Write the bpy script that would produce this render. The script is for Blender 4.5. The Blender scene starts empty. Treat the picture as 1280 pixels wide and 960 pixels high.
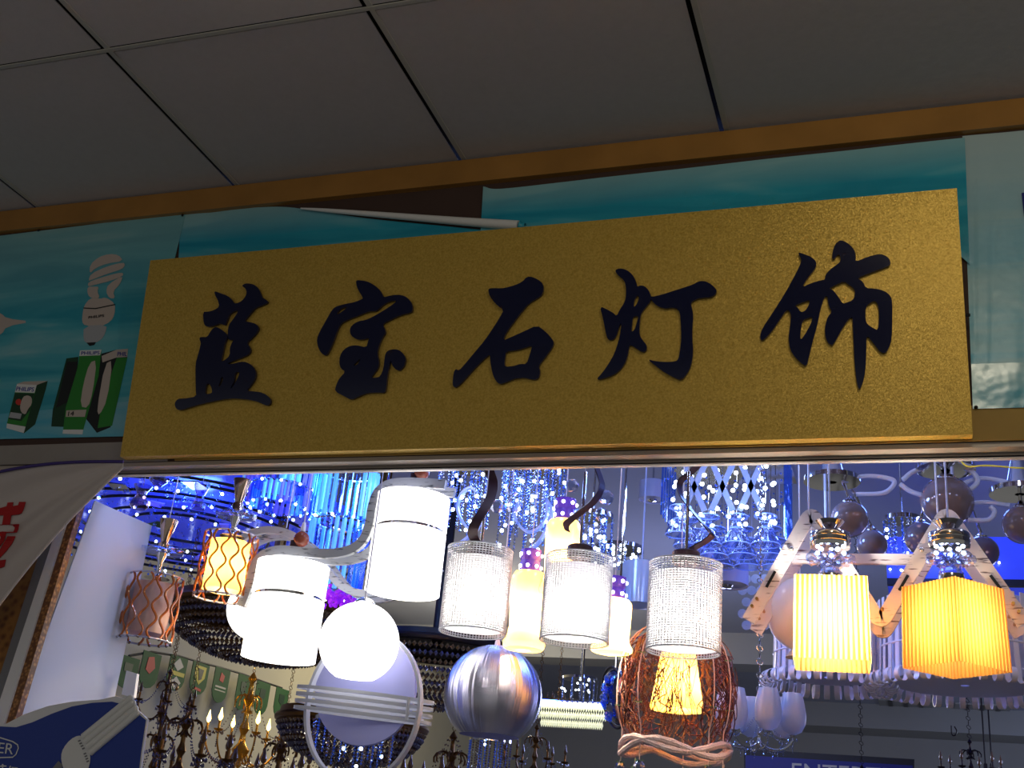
import bpy, math, random
from mathutils import Vector, Matrix
from mathutils.geometry import tessellate_polygon
random.seed(7)
PI = math.pi
V = Vector
scene = bpy.context.scene
col = scene.collection

# ------------------------------------------------------------------ camera
F = 1445.14
YAW, PITCH, ROLL = -0.3534, 0.3960, 0.0972
CAM = V((0, -2.0735, 1.5))
fw = V((math.sin(YAW)*math.cos(PITCH), math.cos(YAW)*math.cos(PITCH), math.sin(PITCH)))
r0 = V((math.cos(YAW), -math.sin(YAW), 0)); u0 = r0.cross(fw)
rt = r0*math.cos(ROLL) + u0*math.sin(ROLL)
up = -r0*math.sin(ROLL) + u0*math.cos(ROLL)
cd = bpy.data.cameras.new('camera'); cam = bpy.data.objects.new('camera', cd); col.objects.link(cam)
cd.sensor_fit = 'HORIZONTAL'; cd.sensor_width = 36; cd.lens = F*36/1280; cd.clip_start = .05
cam.matrix_world = Matrix(((rt.x, up.x, -fw.x, CAM.x), (rt.y, up.y, -fw.y, CAM.y), (rt.z, up.z, -fw.z, CAM.z), (0, 0, 0, 1)))
scene.camera = cam
scene.view_settings.view_transform = 'Standard'; scene.view_settings.look = 'None'
scene.view_settings.gamma = 1; scene.view_settings.exposure = 0; scene.view_settings.use_curve_mapping = False

def ray(px, py): return fw + rt*((px-640)/F) + up*((480-py)/F)
def P(px, py, y):            # the point of the plane Y = y seen at that pixel
    d = ray(px, py); return CAM + d*((y-CAM.y)/d.y)
def PZ(px, py, z):
    d = ray(px, py); return CAM + d*((z-CAM.z)/d.z)
def PX(px, py, x):
    d = ray(px, py); return CAM + d*((x-CAM.x)/d.x)
def S(px, py, y): return (y-CAM.y)/ray(px, py).y/F     # metres per pixel there

# ------------------------------------------------------------------ materials
def srgb(c):
    def f(v):
        v /= 255
        return v/12.92 if v <= .04045 else ((v+.055)/1.055)**2.4
    return tuple(f(v) for v in c)+(1,)
M = {}
def new(name):
    m = bpy.data.materials.new(name); m.use_nodes = True; M[name] = m
    return m, m.node_tree.nodes, m.node_tree.links, m.node_tree.nodes['Principled BSDF']
def mat(name, c, rough=.5, metal=0, emit=0, ecol=None, trans=0, spec=.5, noise=0, nscale=30, bump=0, alpha=1, ior=1.45):
    m, n, l, b = new(name)
    c = srgb(c)
    b.inputs['Base Color'].default_value = c; b.inputs['Roughness'].default_value = rough
    b.inputs['Metallic'].default_value = metal; b.inputs['Specular IOR Level'].default_value = spec
    b.inputs['Transmission Weight'].default_value = trans; b.inputs['IOR'].default_value = ior
    b.inputs['Alpha'].default_value = alpha
    if emit:
        b.inputs['Emission Color'].default_value = srgb(ecol) if ecol else c
        b.inputs['Emission Strength'].default_value = emit
    tc = n.new('ShaderNodeTexCoord'); t = n.new('ShaderNodeTexNoise'); t.inputs['Scale'].default_value = nscale
    t.inputs['Detail'].default_value = 4; l.new(tc.outputs['Object'], t.inputs['Vector'])
    if noise:
        mx = n.new('ShaderNodeMixRGB'); mx.blend_type = 'MULTIPLY'; mx.inputs['Fac'].default_value = noise
        mx.inputs['Color1'].default_value = c; l.new(t.outputs['Fac'], mx.inputs['Color2']); l.new(mx.outputs[0], b.inputs['Base Color'])
    if bump:
        bp = n.new('ShaderNodeBump'); bp.inputs['Strength'].default_value = bump; bp.inputs['Distance'].default_value = .004
        l.new(t.outputs['Fac'], bp.inputs['Height']); l.new(bp.outputs[0], b.inputs['Normal'])
    return m
def shell(name, c, tcol=None, tr=.65, rough=.35, gloss=.08, ribs=None):
    """thin frosted glass / cloth that lets the bulb inside shine through"""
    m = bpy.data.materials.new(name); m.use_nodes = True; M[name] = m
    n, l = m.node_tree.nodes, m.node_tree.links
    n.remove(n['Principled BSDF']); out = n['Material Output']
    d = n.new('ShaderNodeBsdfDiffuse'); t = n.new('ShaderNodeBsdfTranslucent'); g = n.new('ShaderNodeBsdfGlossy')
    d.inputs[0].default_value = srgb(c); t.inputs[0].default_value = srgb(tcol or c); g.inputs['Roughness'].default_value = rough
    a = n.new('ShaderNodeMixShader'); a.inputs[0].default_value = tr; l.new(d.outputs[0], a.inputs[1]); l.new(t.outputs[0], a.inputs[2])
    b = n.new('ShaderNodeMixShader'); b.inputs[0].default_value = gloss; l.new(a.outputs[0], b.inputs[1]); l.new(g.outputs[0], b.inputs[2])
    l.new(b.outputs[0], out.inputs[0])
    return m
def glass(name, c, mix=.5, rough=.03, emit=0, ecol=None):
    """clear crystal: see-through tint plus sharp facet reflections"""
    m = bpy.data.materials.new(name); m.use_nodes = True; M[name] = m
    n, l = m.node_tree.nodes, m.node_tree.links
    n.remove(n['Principled BSDF']); out = n['Material Output']
    t = n.new('ShaderNodeBsdfTransparent'); t.inputs[0].default_value = srgb(c)
    g = n.new('ShaderNodeBsdfGlossy'); g.inputs[0].default_value = srgb((235, 240, 255)); g.inputs['Roughness'].default_value = rough
    fr = n.new('ShaderNodeLayerWeight'); fr.inputs[0].default_value = mix
    a = n.new('ShaderNodeMixShader'); l.new(fr.outputs['Facing'], a.inputs[0]); l.new(t.outputs[0], a.inputs[1]); l.new(g.outputs[0], a.inputs[2])
    last = a
    if emit:
        e = n.new('ShaderNodeEmission'); e.inputs[0].default_value = srgb(ecol); e.inputs[1].default_value = emit
        ad = n.new('ShaderNodeAddShader'); l.new(a.outputs[0], ad.inputs[0]); l.new(e.outputs[0], ad.inputs[1]); last = ad
    l.new(last.outputs[0], out.inputs[0])
    return m
def emi(name, c, s): return mat(name, c, .5, emit=s, ecol=c)

def wood(name, c1, c2, scale=(3, 3, 60), rough=.5, sharp=.55):
    m, n, l, b = new(name)
    tc = n.new('ShaderNodeTexCoord'); mp = n.new('ShaderNodeMapping'); mp.inputs['Scale'].default_value = scale
    t = n.new('ShaderNodeTexNoise'); t.inputs['Scale'].default_value = 4; t.inputs['Detail'].default_value = 6
    r = n.new('ShaderNodeValToRGB'); r.color_ramp.elements[0].color = srgb(c2); r.color_ramp.elements[1].color = srgb(c1)
    r.color_ramp.elements[0].position = sharp-.16; r.color_ramp.elements[1].position = sharp-.08
    l.new(tc.outputs['Object'], mp.inputs[0]); l.new(mp.outputs[0], t.inputs['Vector']); l.new(t.outputs['Fac'], r.inputs[0]); l.new(r.outputs[0], b.inputs['Base Color'])
    b.inputs['Roughness'].default_value = rough
    return m

mat('tile', (196, 188, 184), .85, noise=.12, nscale=60, bump=.15)
mat('tbar', (176, 172, 162), .5)
mat('void', (6, 6, 6), .9)
mat('wall_dark', (72, 52, 44), .8, noise=.3, nscale=12)
mat('wall_grey', (150, 143, 136), .7, noise=.1)
mat('wall_olive', (176, 140, 62), .6, noise=.2, nscale=20)
mat('alu', (176, 164, 152), .4, metal=.2)
mat('alu_lip', (235, 230, 225), .3, metal=.2)
mat('trim_wood', (176, 126, 62), .3, noise=.45, nscale=9)
mat('navy', (10, 16, 52), .12, spec=.6)
mat('navy_side', (22, 34, 120), .3)
mat('black', (14, 12, 14), .35)
mat('dark_brown', (52, 30, 36), .35)
mat('white', (225, 225, 228), .4)
mat('white_matte', (205, 208, 222), .6)
mat('pale_panel', (196, 204, 226), .55)
mat('grey', (120, 120, 124), .5)
mat('chrome', (220, 218, 215), .08, metal=1)
mat('chrome_warm', (205, 180, 160), .12, metal=1)
mat('cord', (205, 205, 225), .4)
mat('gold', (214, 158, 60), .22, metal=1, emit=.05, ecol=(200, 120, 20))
mat('gold_dark', (120, 84, 44), .3, metal=1)
mat('iron', (30, 20, 20), .4, metal=.4)
mat('brass', (200, 150, 80), .25, metal=.9)
mat('red_paint', (168, 14, 18), .6)
mat('cloth', (196, 186, 182), .7, noise=.08, nscale=8)
mat('hem', (66, 50, 120), .7)
mat('wood_ball', (156, 78, 52), .25, noise=.35, nscale=60)
mat('amber_glass', (196, 108, 30), .12, emit=.0)
mat('amber_rod', (170, 92, 34), .1, spec=.9)
mat('opal', (236, 226, 228), .25)
mat('lavender', (172, 174, 226), .75)
mat('shade_cloth', (214, 212, 234), .8)
mat('twig', (88, 36, 28), .45, noise=.3, nscale=40)
mat('rope', (232, 204, 196), .8, bump=.6, nscale=220)
mat('leaf', (70, 140, 50), .5)
mat('bead_cord', (230, 200, 190), .5)
mat('standee_blue', (28, 56, 148), .4)
mat('print_white', (222, 222, 220), .45)
mat('print_grey', (170, 172, 176), .5)
mat('print_green', (40, 128, 44), .45)
mat('print_dark_green', (14, 58, 32), .45)
mat('print_black', (20, 24, 26), .45)
mat('print_cream', (190, 176, 166), .45)
mat('print_red', (200, 52, 40), .5)
mat('print_yellow', (214, 196, 60), .5)
mat('print_blue', (36, 50, 150), .5)
mat('pennant', (28, 98, 34), .6, noise=.4, nscale=10)
mat('pennant_white', (222, 214, 176), .6)
mat('wall_cream', (206, 198, 166), .8, noise=.12, nscale=3)
mat('shop_wall', (150, 152, 156), .85, noise=.15, nscale=2)
mat('shop_ceiling', (150, 156, 178), .85, noise=.12, nscale=3)
mat('floor', (120, 118, 116), .4, noise=.3, nscale=4)
mat('sign_navy', (10, 20, 120), .5)
mat('sign_black', (8, 8, 14), .5)
mat('acrylic_pale', (160, 185, 245), .2, emit=.3, ecol=(110, 140, 255))
mat('rod_blue', (120, 190, 255), .15, emit=.75, ecol=(70, 150, 255))
mat('rod_purple', (120, 110, 230), .2, emit=.5, ecol=(80, 70, 225))
mat('plate_blue', (90, 110, 235), .25, emit=.42, ecol=(40, 58, 226), noise=.5, nscale=5)
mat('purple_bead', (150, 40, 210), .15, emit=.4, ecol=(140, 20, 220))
mat('collar_purple', (92, 62, 180), .2, emit=.2, ecol=(80, 50, 190))
mat('tassel', (190, 160, 170), .4)
glass('crystal', (225, 232, 250), .35)
glass('crystal_blue', (160, 195, 255), .4, .08, .05, (60, 120, 255))
def tinted(name, c, dcol, k):
    m = glass(name, c, .5, .16); n, l = m.node_tree.nodes, m.node_tree.links
    d = n.new('ShaderNodeBsdfDiffuse'); d.inputs[0].default_value = srgb(dcol); a = n.new('ShaderNodeMixShader'); a.inputs[0].default_value = k
    src = n['Material Output'].inputs[0].links[0].from_socket; l.new(src, a.inputs[1]); l.new(d.outputs[0], a.inputs[2]); l.new(a.outputs[0], n['Material Output'].inputs[0])
tinted('crystal_dark', (110, 100, 116), (112, 100, 124), .4)
tinted('crystal_gold', (150, 120, 70), (150, 112, 70), .4)
def smoke():
    m = glass('smoke', (150, 128, 122), .25, .04); n, l = m.node_tree.nodes, m.node_tree.links
    d = n.new('ShaderNodeBsdfDiffuse'); d.inputs[0].default_value = srgb((190, 164, 150)); a = n.new('ShaderNodeMixShader'); a.inputs[0].default_value = .3
    src = n['Material Output'].inputs[0].links[0].from_socket; l.new(src, a.inputs[1]); l.new(d.outputs[0], a.inputs[2]); l.new(a.outputs[0], n['Material Output'].inputs[0])
smoke()
glass('blue_bowl', (24, 50, 110), .3, .06)
emi('led', (215, 232, 255), 9)
emi('led_white', (255, 250, 240), 7)
emi('flame', (255, 216, 110), 9)
emi('lit_white', (255, 252, 246), 1.9)
emi('lit_warm', (255, 226, 150), 3.0)
emi('lit_crystal', (226, 226, 186), .9)
shell('liner', (235, 235, 235), tr=.7)
shell('liner_unlit', (205, 170, 160), tr=.3)
shell('liner_amber', (255, 214, 130), (255, 190, 70), tr=.7)
shell('vase', (250, 196, 110), (255, 200, 100), tr=.65, gloss=.12, rough=.2)
shell('nest_shade', (250, 215, 150), (255, 205, 110), tr=.7)
shell('frosted', (214, 218, 230), (200, 206, 230), tr=.35, gloss=.1, rough=.15)
shell('clear_rim', (200, 200, 220), tr=.5, gloss=.3, rough=.1)

def gold_board():
    m, n, l, b = new('gold_board')
    tc = n.new('ShaderNodeTexCoord'); v = n.new('ShaderNodeTexVoronoi'); v.inputs['Scale'].default_value = 800
    l.new(tc.outputs['Object'], v.inputs['Vector'])
    t = n.new('ShaderNodeTexNoise'); t.inputs['Scale'].default_value = 240; l.new(tc.outputs['Object'], t.inputs['Vector'])
    r = n.new('ShaderNodeValToRGB'); r.color_ramp.elements[0].color = srgb((188, 152, 58)); r.color_ramp.elements[1].color = srgb((214, 178, 82))
    r.color_ramp.elements[0].position = .3; r.color_ramp.elements[1].position = .7
    l.new(t.outputs['Fac'], r.inputs[0]); l.new(r.outputs[0], b.inputs['Base Color'])
    b.inputs['Metallic'].default_value = .45; b.inputs['Roughness'].default_value = .42
    # metal flakes in the paint: each cell leans its own way
    sub = n.new('ShaderNodeVectorMath'); sub.operation = 'SUBTRACT'; sub.inputs[1].default_value = (.5, .5, .5); l.new(v.outputs['Color'], sub.inputs[0])
    sc_ = n.new('ShaderNodeVectorMath'); sc_.operation = 'SCALE'; sc_.inputs['Scale'].default_value = .3; l.new(sub.outputs[0], sc_.inputs[0])
    ge = n.new('ShaderNodeNewGeometry'); ad = n.new('ShaderNodeVectorMath'); l.new(ge.outputs['Normal'], ad.inputs[0]); l.new(sc_.outputs[0], ad.inputs[1])
    nm = n.new('ShaderNodeVectorMath'); nm.operation = 'NORMALIZE'; l.new(ad.outputs[0], nm.inputs[0]); l.new(nm.outputs[0], b.inputs['Normal'])
gold_board()

def banner_mat(name, c1, c2, c3, rough=.18, pale=None, z0=0, z1=1):
    """printed vinyl: teal ground with pale sweeping streaks"""
    m, n, l, b = new(name)
    tc = n.new('ShaderNodeTexCoord'); mp = n.new('ShaderNodeMapping'); mp.inputs['Scale'].default_value = (1.1, 1, 9); mp.inputs['Rotation'].default_value = (0, .12, 0)
    t = n.new('ShaderNodeTexNoise'); t.inputs['Scale'].default_value = 1.6; t.inputs['Detail'].default_value = 3; t.inputs['Distortion'].default_value = .6
    r = n.new('ShaderNodeValToRGB'); e = r.color_ramp.elements
    e[0].color = srgb(c1); e[0].position = .38; e[1].color = srgb(c3); e[1].position = .72
    k = e.new(.52); k.color = srgb(c2)
    l.new(tc.outputs['Object'], mp.inputs[0]); l.new(mp.outputs[0], t.inputs['Vector']); l.new(t.outputs['Fac'], r.inputs[0]); l.new(r.outputs[0], b.inputs['Base Color'])
    if pale:        # the print fades to a pale sky towards its top edge
        sx = n.new('ShaderNodeSeparateXYZ'); mr = n.new('ShaderNodeMapRange'); mr.inputs['From Min'].default_value = z0; mr.inputs['From Max'].default_value = z1
        mx = n.new('ShaderNodeMixRGB'); mx.inputs['Color2'].default_value = srgb(pale); l.new(tc.outputs['Object'], sx.inputs[0]); l.new(sx.outputs['Z'], mr.inputs['Value'])
        l.new(mr.outputs[0], mx.inputs['Fac']); l.new(r.outputs[0], mx.inputs['Color1']); l.new(mx.outputs[0], b.inputs['Base Color'])
    b.inputs['Roughness'].default_value = rough
    w = n.new('ShaderNodeTexNoise'); w.inputs['Scale'].default_value = 9; w.inputs['Detail'].default_value = 3; l.new(tc.outputs['Object'], w.inputs['Vector'])
    bp = n.new('ShaderNodeBump'); bp.inputs['Strength'].default_value = .35; bp.inputs['Distance'].default_value = .012
    l.new(w.outputs['Fac'], bp.inputs['Height']); l.new(bp.outputs[0], b.inputs['Normal'])
banner_mat('vinyl_left', (40, 152, 172), (74, 172, 186), (146, 196, 200), .4, (150, 178, 172), .34, .80)
banner_mat('vinyl_mid', (28, 144, 172), (44, 158, 182), (130, 192, 200), .22, (148, 186, 188), .03, .13)
banner_mat('vinyl_right', (60, 170, 200), (116, 184, 200), (164, 200, 206), .34, (170, 190, 192), .14, .6)

def brushed():
    m, n, l, b = new('brushed')
    b.inputs['Base Color'].default_value = srgb((205, 205, 222)); b.inputs['Metallic'].default_value = 1
    b.inputs['Roughness'].default_value = .27; b.inputs['Anisotropic'].default_value = .93
    tg = n.new('ShaderNodeTangent'); tg.direction_type = 'RADIAL'; tg.axis = 'Z'; l.new(tg.outputs[0], b.inputs['Tangent']); b.inputs['Anisotropic Rotation'].default_value = .25
    tc = n.new('ShaderNodeTexCoord'); gr = n.new('ShaderNodeTexGradient'); gr.gradient_type = 'RADIAL'; l.new(tc.outputs['Object'], gr.inputs[0])
    nz = n.new('ShaderNodeTexNoise'); nz.noise_dimensions = '1D'; nz.inputs['Scale'].default_value = 24; nz.inputs['Detail'].default_value = 3; l.new(gr.outputs['Fac'], nz.inputs['W'])
    bp = n.new('ShaderNodeBump'); bp.inputs['Strength'].default_value = .8; bp.inputs['Distance'].default_value = .004; l.new(nz.outputs['Fac'], bp.inputs['Height']); l.new(bp.outputs[0], b.inputs['Normal'])
brushed()
def moulding(name, c1, c2, sc):
    m, n, l, b = new(name)
    tc = n.new('ShaderNodeTexCoord'); v = n.new('ShaderNodeTexVoronoi'); v.inputs['Scale'].default_value = sc
    r = n.new('ShaderNodeValToRGB'); r.color_ramp.elements[0].color = srgb(c1); r.color_ramp.elements[1].color = srgb(c2); r.color_ramp.elements[1].position = .6
    l.new(tc.outputs['Object'], v.inputs['Vector']); l.new(v.outputs['Distance'], r.inputs[0]); l.new(r.outputs[0], b.inputs['Base Color']); b.inputs['Roughness'].default_value = .4
moulding('gold_moulding', (196, 140, 80), (104, 62, 30), 130)
moulding('brown_pattern', (86, 40, 22), (150, 104, 50), 60)
wood('zig_wood', (214, 208, 212), (98, 84, 92), (6, 6, 50), .5, .5)
wood('white_grain', (172, 174, 176), (84, 88, 92), (7, 7, 40), .5, .5)

# ------------------------------------------------------------------ mesh builder
class MB:
    def __init__(s): s.v = []; s.f = []
    def add(s, vs, fs):
        o = len(s.v); s.v += [V(p) for p in vs]; s.f += [tuple(i+o for i in f) for f in fs]; return s
    def box(s, c, d, rz=0, ax=None):
        c = V(c); X, Y, Z = ax if ax else (V((math.cos(rz), math.sin(rz), 0)), V((-math.sin(rz), math.cos(rz), 0)), V((0, 0, 1)))
        vs = [c+X*(i*d[0]/2)+Y*(j*d[1]/2)+Z*(k*d[2]/2) for i in (-1, 1) for j in (-1, 1) for k in (-1, 1)]
        return s.add(vs, [(0, 1, 3, 2), (4, 6, 7, 5), (0, 4, 5, 1), (2, 3, 7, 6), (0, 2, 6, 4), (1, 5, 7, 3)])
    def hexa(s, a, b):      # two quads
        return s.add(list(a)+list(b), [(3, 2, 1, 0), (4, 5, 6, 7)]+[(i, (i+1) % 4, 4+(i+1) % 4, 4+i) for i in range(4)])
    def lathe(s, prof, c, n=28, cap=False, axis=None, sq=0):
        c = V(c); Z = (V(axis).normalized() if axis else V((0, 0, 1)))
        X = Z.orthogonal().normalized() if axis else V((1, 0, 0)); Y = Z.cross(X)
        vs = []
        for r, z in prof:
            for i in range(n):
                a = 2*PI*i/n; vs.append(c+X*(r*math.cos(a))+Y*(r*math.sin(a))+Z*z)
        fs = []
        for j in range(len(prof)-1):
            for i in range(n):
                k = (i+1) % n; fs.append((j*n+i, j*n+k, (j+1)*n+k, (j+1)*n+i))
        if cap: fs += [tuple(reversed(range(n))), tuple(range((len(prof)-1)*n, len(prof)*n))]
        return s.add(vs, fs)
    def cyl(s, c, r, h, n=24, axis=None): return s.lathe([(r, -h/2), (r, h/2)], c, n, True, axis)
    def sphere(s, c, r, n=20, m=12, sz=1, z0=-1, z1=1):
        a0, a1 = math.asin(z0), math.asin(z1)
        return s.lathe([(max(r*math.cos(a0+(a1-a0)*i/m), 1e-5), r*sz*math.sin(a0+(a1-a0)*i/m)) for i in range(m+1)], c, n)
    def octa(s, c, r, h=None, n=6):
        c = V(c); h = h or r; ph = random.random()
        vs = [c+V((0, 0, h)), c-V((0, 0, h))]+[c+V((r*math.cos(ph+2*PI*i/n), r*math.sin(ph+2*PI*i/n), 0)) for i in range(n)]
        return s.add(vs, [(0, 2+i, 2+(i+1) % n) for i in range(n)]+[(1, 2+(i+1) % n, 2+i) for i in range(n)])
    def gem(s, c, r, n=8):      # cut ball
        return s.lathe([(1e-5, r), (r*.55, r*.82), (r*.92, r*.38), (r, 0), (r*.85, -r*.5), (r*.45, -r*.88), (1e-5, -r)], c, n)
    def tube(s, pts, r, n=8, closed=False, taper=None):
        pts = [V(p) for p in pts]; m = len(pts); vs = []; prev = None
        for i, p in enumerate(pts):
            a = pts[(i-1) % m] if (closed or i > 0) else p; b = pts[(i+1) % m] if (closed or i < m-1) else p
            t = (b-a).normalized()
            if prev is None: x = t.orthogonal().normalized()
            else:
                x = (prev-t*prev.dot(t)); x = x.normalized() if x.length > 1e-6 else t.orthogonal().normalized()
            prev = x; y = t.cross(x); rr = taper[i] if taper else r
            for k in range(n):
                q = 2*PI*k/n; vs.append(p+x*(rr*math.cos(q))+y*(rr*math.sin(q)))
        fs = []
        for i in range(m if closed else m-1):
            for k in range(n):
                fs.append((i*n+k, i*n+(k+1) % n, ((i+1) % m)*n+(k+1) % n, ((i+1) % m)*n+k))
        if not closed: fs += [tuple(reversed(range(n))), tuple(range((m-1)*n, m*n))]
        return s.add(vs, fs)
    def band(s, pts, w, t, dirw, closed=False):     # flat strip: w along dirw, t across
        pts = [V(p) for p in pts]; m = len(pts); D = V(dirw).normalized(); vs = []
        for i, p in enumerate(pts):
            a = pts[(i-1) % m] if (closed or i > 0) else p; b = pts[(i+1) % m] if (closed or i < m-1) else p
            n_ = (b-a).cross(D).normalized()
            vs += [p+n_*(t/2)-D*(w/2), p+n_*(t/2)+D*(w/2), p-n_*(t/2)+D*(w/2), p-n_*(t/2)-D*(w/2)]
        fs = []
        for i in range(m if closed else m-1):
            for k in range(4): fs.append((i*4+k, i*4+(k+1) % 4, ((i+1) % m)*4+(k+1) % 4, ((i+1) % m)*4+k))
        if not closed: fs += [(3, 2, 1, 0), tuple(range((m-1)*4, m*4))]
        return s.add(vs, fs)
    def torus(s, c, R, r, n=40, k=8, axis=None, sy=1):
        c = V(c); Z = V(axis).normalized() if axis else V((0, 0, 1)); X = Z.orthogonal().normalized() if axis else V((1, 0, 0)); Y = Z.cross(X)
        return s.tube([c+X*(R*math.cos(2*PI*i/n))+Y*(R*sy*math.sin(2*PI*i/n)) for i in range(n)], r, k, True)
    def prism(s, loops, off):       # loops of 3-D points (first outer, rest holes), extruded by off
        off = V(off); loops = [[V(p) for p in L] for L in loops]
        tris = tessellate_polygon(loops); flat = [p for L in loops for p in L]; n = len(flat)
        fs = [tuple(t) for t in tris]+[tuple(n+i for i in reversed(t)) for t in tris]
        o = 0
        for L in loops:
            m = len(L)
            fs += [(o+i, o+(i+1) % m, n+o+(i+1) % m, n+o+i) for i in range(m)]; o += m
        return s.add(flat+[p+off for p in flat], fs)
    def build(s, name, m, parent=None, smooth=False, loc=None):
        root = parent
        while root is not None and root.parent is not None: root = root.parent
        o0 = root.location if root is not None else (V(loc) if loc is not None else V((0, 0, 0)))
        me = bpy.data.meshes.new(name); me.from_pydata([tuple(p-o0) for p in s.v], [], s.f)
        me.materials.append(M[m]); me.validate()
        import bmesh
        b = bmesh.new(); b.from_mesh(me); bmesh.ops.recalc_face_normals(b, faces=b.faces[:]); b.to_mesh(me); b.free()
        if smooth:
            for p in me.polygons: p.use_smooth = True
            me.set_sharp_from_angle(angle=math.radians(42))
        ob = bpy.data.objects.new(name, me); col.objects.link(ob)
        if parent is None: ob.location = o0
        else: ob.parent = parent
        return ob
def tag(o, label, cat, group=None, kind=None):
    o['label'] = label; o['category'] = cat
    if group: o['group'] = group
    if kind: o['kind'] = kind
    return o
def thing(name, label, cat, loc, group=None):
    o = bpy.data.objects.new(name, None); o.empty_display_size = .02; col.objects.link(o); o.location = V(loc)
    return tag(o, label, cat, group)
def struct(mb, name, m, parent=None, **k):
    o = mb.build(name, m, parent, **k); o['kind'] = 'structure'; return o
def copy_tree(o, parent=None):
    c = o.copy(); col.objects.link(c)
    if parent: c.parent = parent
    for ch in list(o.children): copy_tree(ch, c)
    return c
def lamp(name, loc, power, color=(255, 240, 220), r=.01, parent=None, kind='POINT'):
    ld = bpy.data.lights.new(name, kind); ld.energy = power; ld.color = srgb(color)[:3]; ld.shadow_soft_size = r
    o = bpy.data.objects.new(name, ld); col.objects.link(o)
    if parent is not None: o.parent = parent; o.location = V(loc)-parent.location
    else: o.location = V(loc)
    return o
def text_on(name, s, o, U, W, m, parent, off=(0, -.0006, 0)):
    """lettering as real geometry: letter height W, advance direction U (whole string = U)"""
    cu = bpy.data.curves.new(name, 'FONT'); cu.body = s; cu.size = 1; cu.resolution_u = 3
    t = bpy.data.objects.new(name, cu); col.objects.link(t); bpy.context.view_layer.update()
    me = t.evaluated_get(bpy.context.evaluated_depsgraph_get()).to_mesh()
    xs = [v.co.x for v in me.vertices]; ys = [v.co.y for v in me.vertices]
    x0, x1, y0, y1 = min(xs), max(xs), min(ys), max(ys)
    mb = MB(); off = V(off)
    vs = [V(o)+V(U)*((v.co.x-x0)/(x1-x0))+V(W)*((v.co.y-y0)/(y1-y0)) for v in me.vertices]
    fs = [tuple(p.vertices) for p in me.polygons]; n = len(vs)
    ek = {}
    for f in fs:
        for i in range(len(f)):
            a, b = f[i], f[(i+1) % len(f)]; ek.setdefault((min(a, b), max(a, b)), []).append((a, b))
    side = [(e[0][0], e[0][1], n+e[0][1], n+e[0][0]) for e in ek.values() if len(e) == 1]
    mb.add(vs+[p+off for p in vs], fs+[tuple(n+i for i in reversed(f)) for f in fs]+side)
    bpy.data.objects.remove(t)
    return mb.build(name, m, parent)
def smooth_loop(pts, it=1):
    for _ in range(it):
        o = []
        for i in range(len(pts)):
            a, b = pts[i], pts[(i+1) % len(pts)]
            o += [(a[0]*.75+b[0]*.25, a[1]*.75+b[1]*.25), (a[0]*.25+b[0]*.75, a[1]*.25+b[1]*.75)]
        pts = o
    return pts
def spline(pts, k=6, closed=False):
    pts = [V(p) for p in pts]; n = len(pts); out = []
    for i in range(n if closed else n-1):
        p1, p2 = pts[i], pts[(i+1) % n]
        p0 = pts[(i-1) % n] if (closed or i > 0) else p1*2-p2
        p3 = pts[(i+2) % n] if (closed or i < n-2) else p2*2-p1
        for j in range(k):
            t = j/k; out.append(.5*((2*p1)+(p2-p0)*t+(2*p0-5*p1+4*p2-p3)*t*t+(3*p1-p0-3*p2+p3)*t**3))
    if not closed: out.append(pts[-1])
    return out

# ------------------------------------------------------------------ the setting
HC = 2.99; X0 = -2.1422; T = .6; ROW = -.5197
XL, XR, YB = -3.6, 3.4, 8.9          # shop interior
c = MB(); g = MB(); bk = MB()
rows = [0.0, ROW, ROW-.6, ROW-1.2, ROW-1.8, ROW-2.4]
ks = list(range(-4, 10))
for k in ks:
    xa, xb = X0+k*T, X0+(k+1)*T
    g.box(((xa+.0025+.0085), (rows[0]+rows[-1])/2, HC-.0005), (.011, rows[0]-rows[-1], .003))
    for i in range(len(rows)-1):
        y1, y0 = rows[i]-(.008 if i == 0 else .014), rows[i+1]+.003
        c.box(((xa+.0165+xb-.0045)/2, (y0+y1)/2, HC+.001), (xb-xa-.021, y1-y0, .002))
for i, y in enumerate(rows):
    g.box(((X0+ks[0]*T+X0+10*T)/2, y-(.004 if i == 0 else .0075), HC-.002), (14*T, .008 if i == 0 else .009, .003))
bk.box((.3, -1.4, HC+.05), (8.6, 2.9, .02))
ceil = struct(c, 'ceiling', 'tile'); struct(g, 'ceiling_grid', 'tbar', ceil); struct(bk, 'ceiling_backing', 'void', ceil)
# shop front wall above the window
zt, zb, zf, zh = HC, 2.272, 2.2520, 2.2752
w = MB(); w.box((0, .03, (2.272+HC)/2), (8.4, .06, HC-2.272)); front = struct(w, 'wall_front', 'wall_dark')
t = MB(); t.box((0, -.008, (2.9221+2.984)/2), (8.4, .016, 2.984-2.9221)); struct(t, 'trim_1', 'trim_wood')
xl = P(160, 590, 0).x
t = MB(); t.box(((-4.2+xl+.1)/2, -.002, (2.272+2.32)/2), (xl+.1+4.2, .004, .048)); struct(t, 'fascia_left', 'wall_grey', front)
t = MB(); t.box(((xl+.12+4.2)/2, -.002, (2.272+2.34)/2), (4.2-xl-.12, .004, .068)); struct(t, 'fascia_right', 'wall_olive', front)
# window head frame
h = MB(); h.box((0, .044, (zf+zh)/2+.0035), (8.4, .016, zh-zf-.005)); h.box((0, .040, zh-.001), (8.4, .012, .007))
h.box((0, .02, 2.2669), (8.4, .034, .009)); win = struct(h, 'window_1', 'alu')
h = MB(); h.box((0, .040, zf+.0012), (8.4, .012, .0024)); struct(h, 'window_lip', 'alu_lip', win)
h = MB(); h.box((0, .0358, zf+.0046), (8.4, .004, .0014)); struct(h, 'window_groove', 'void', win)
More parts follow.
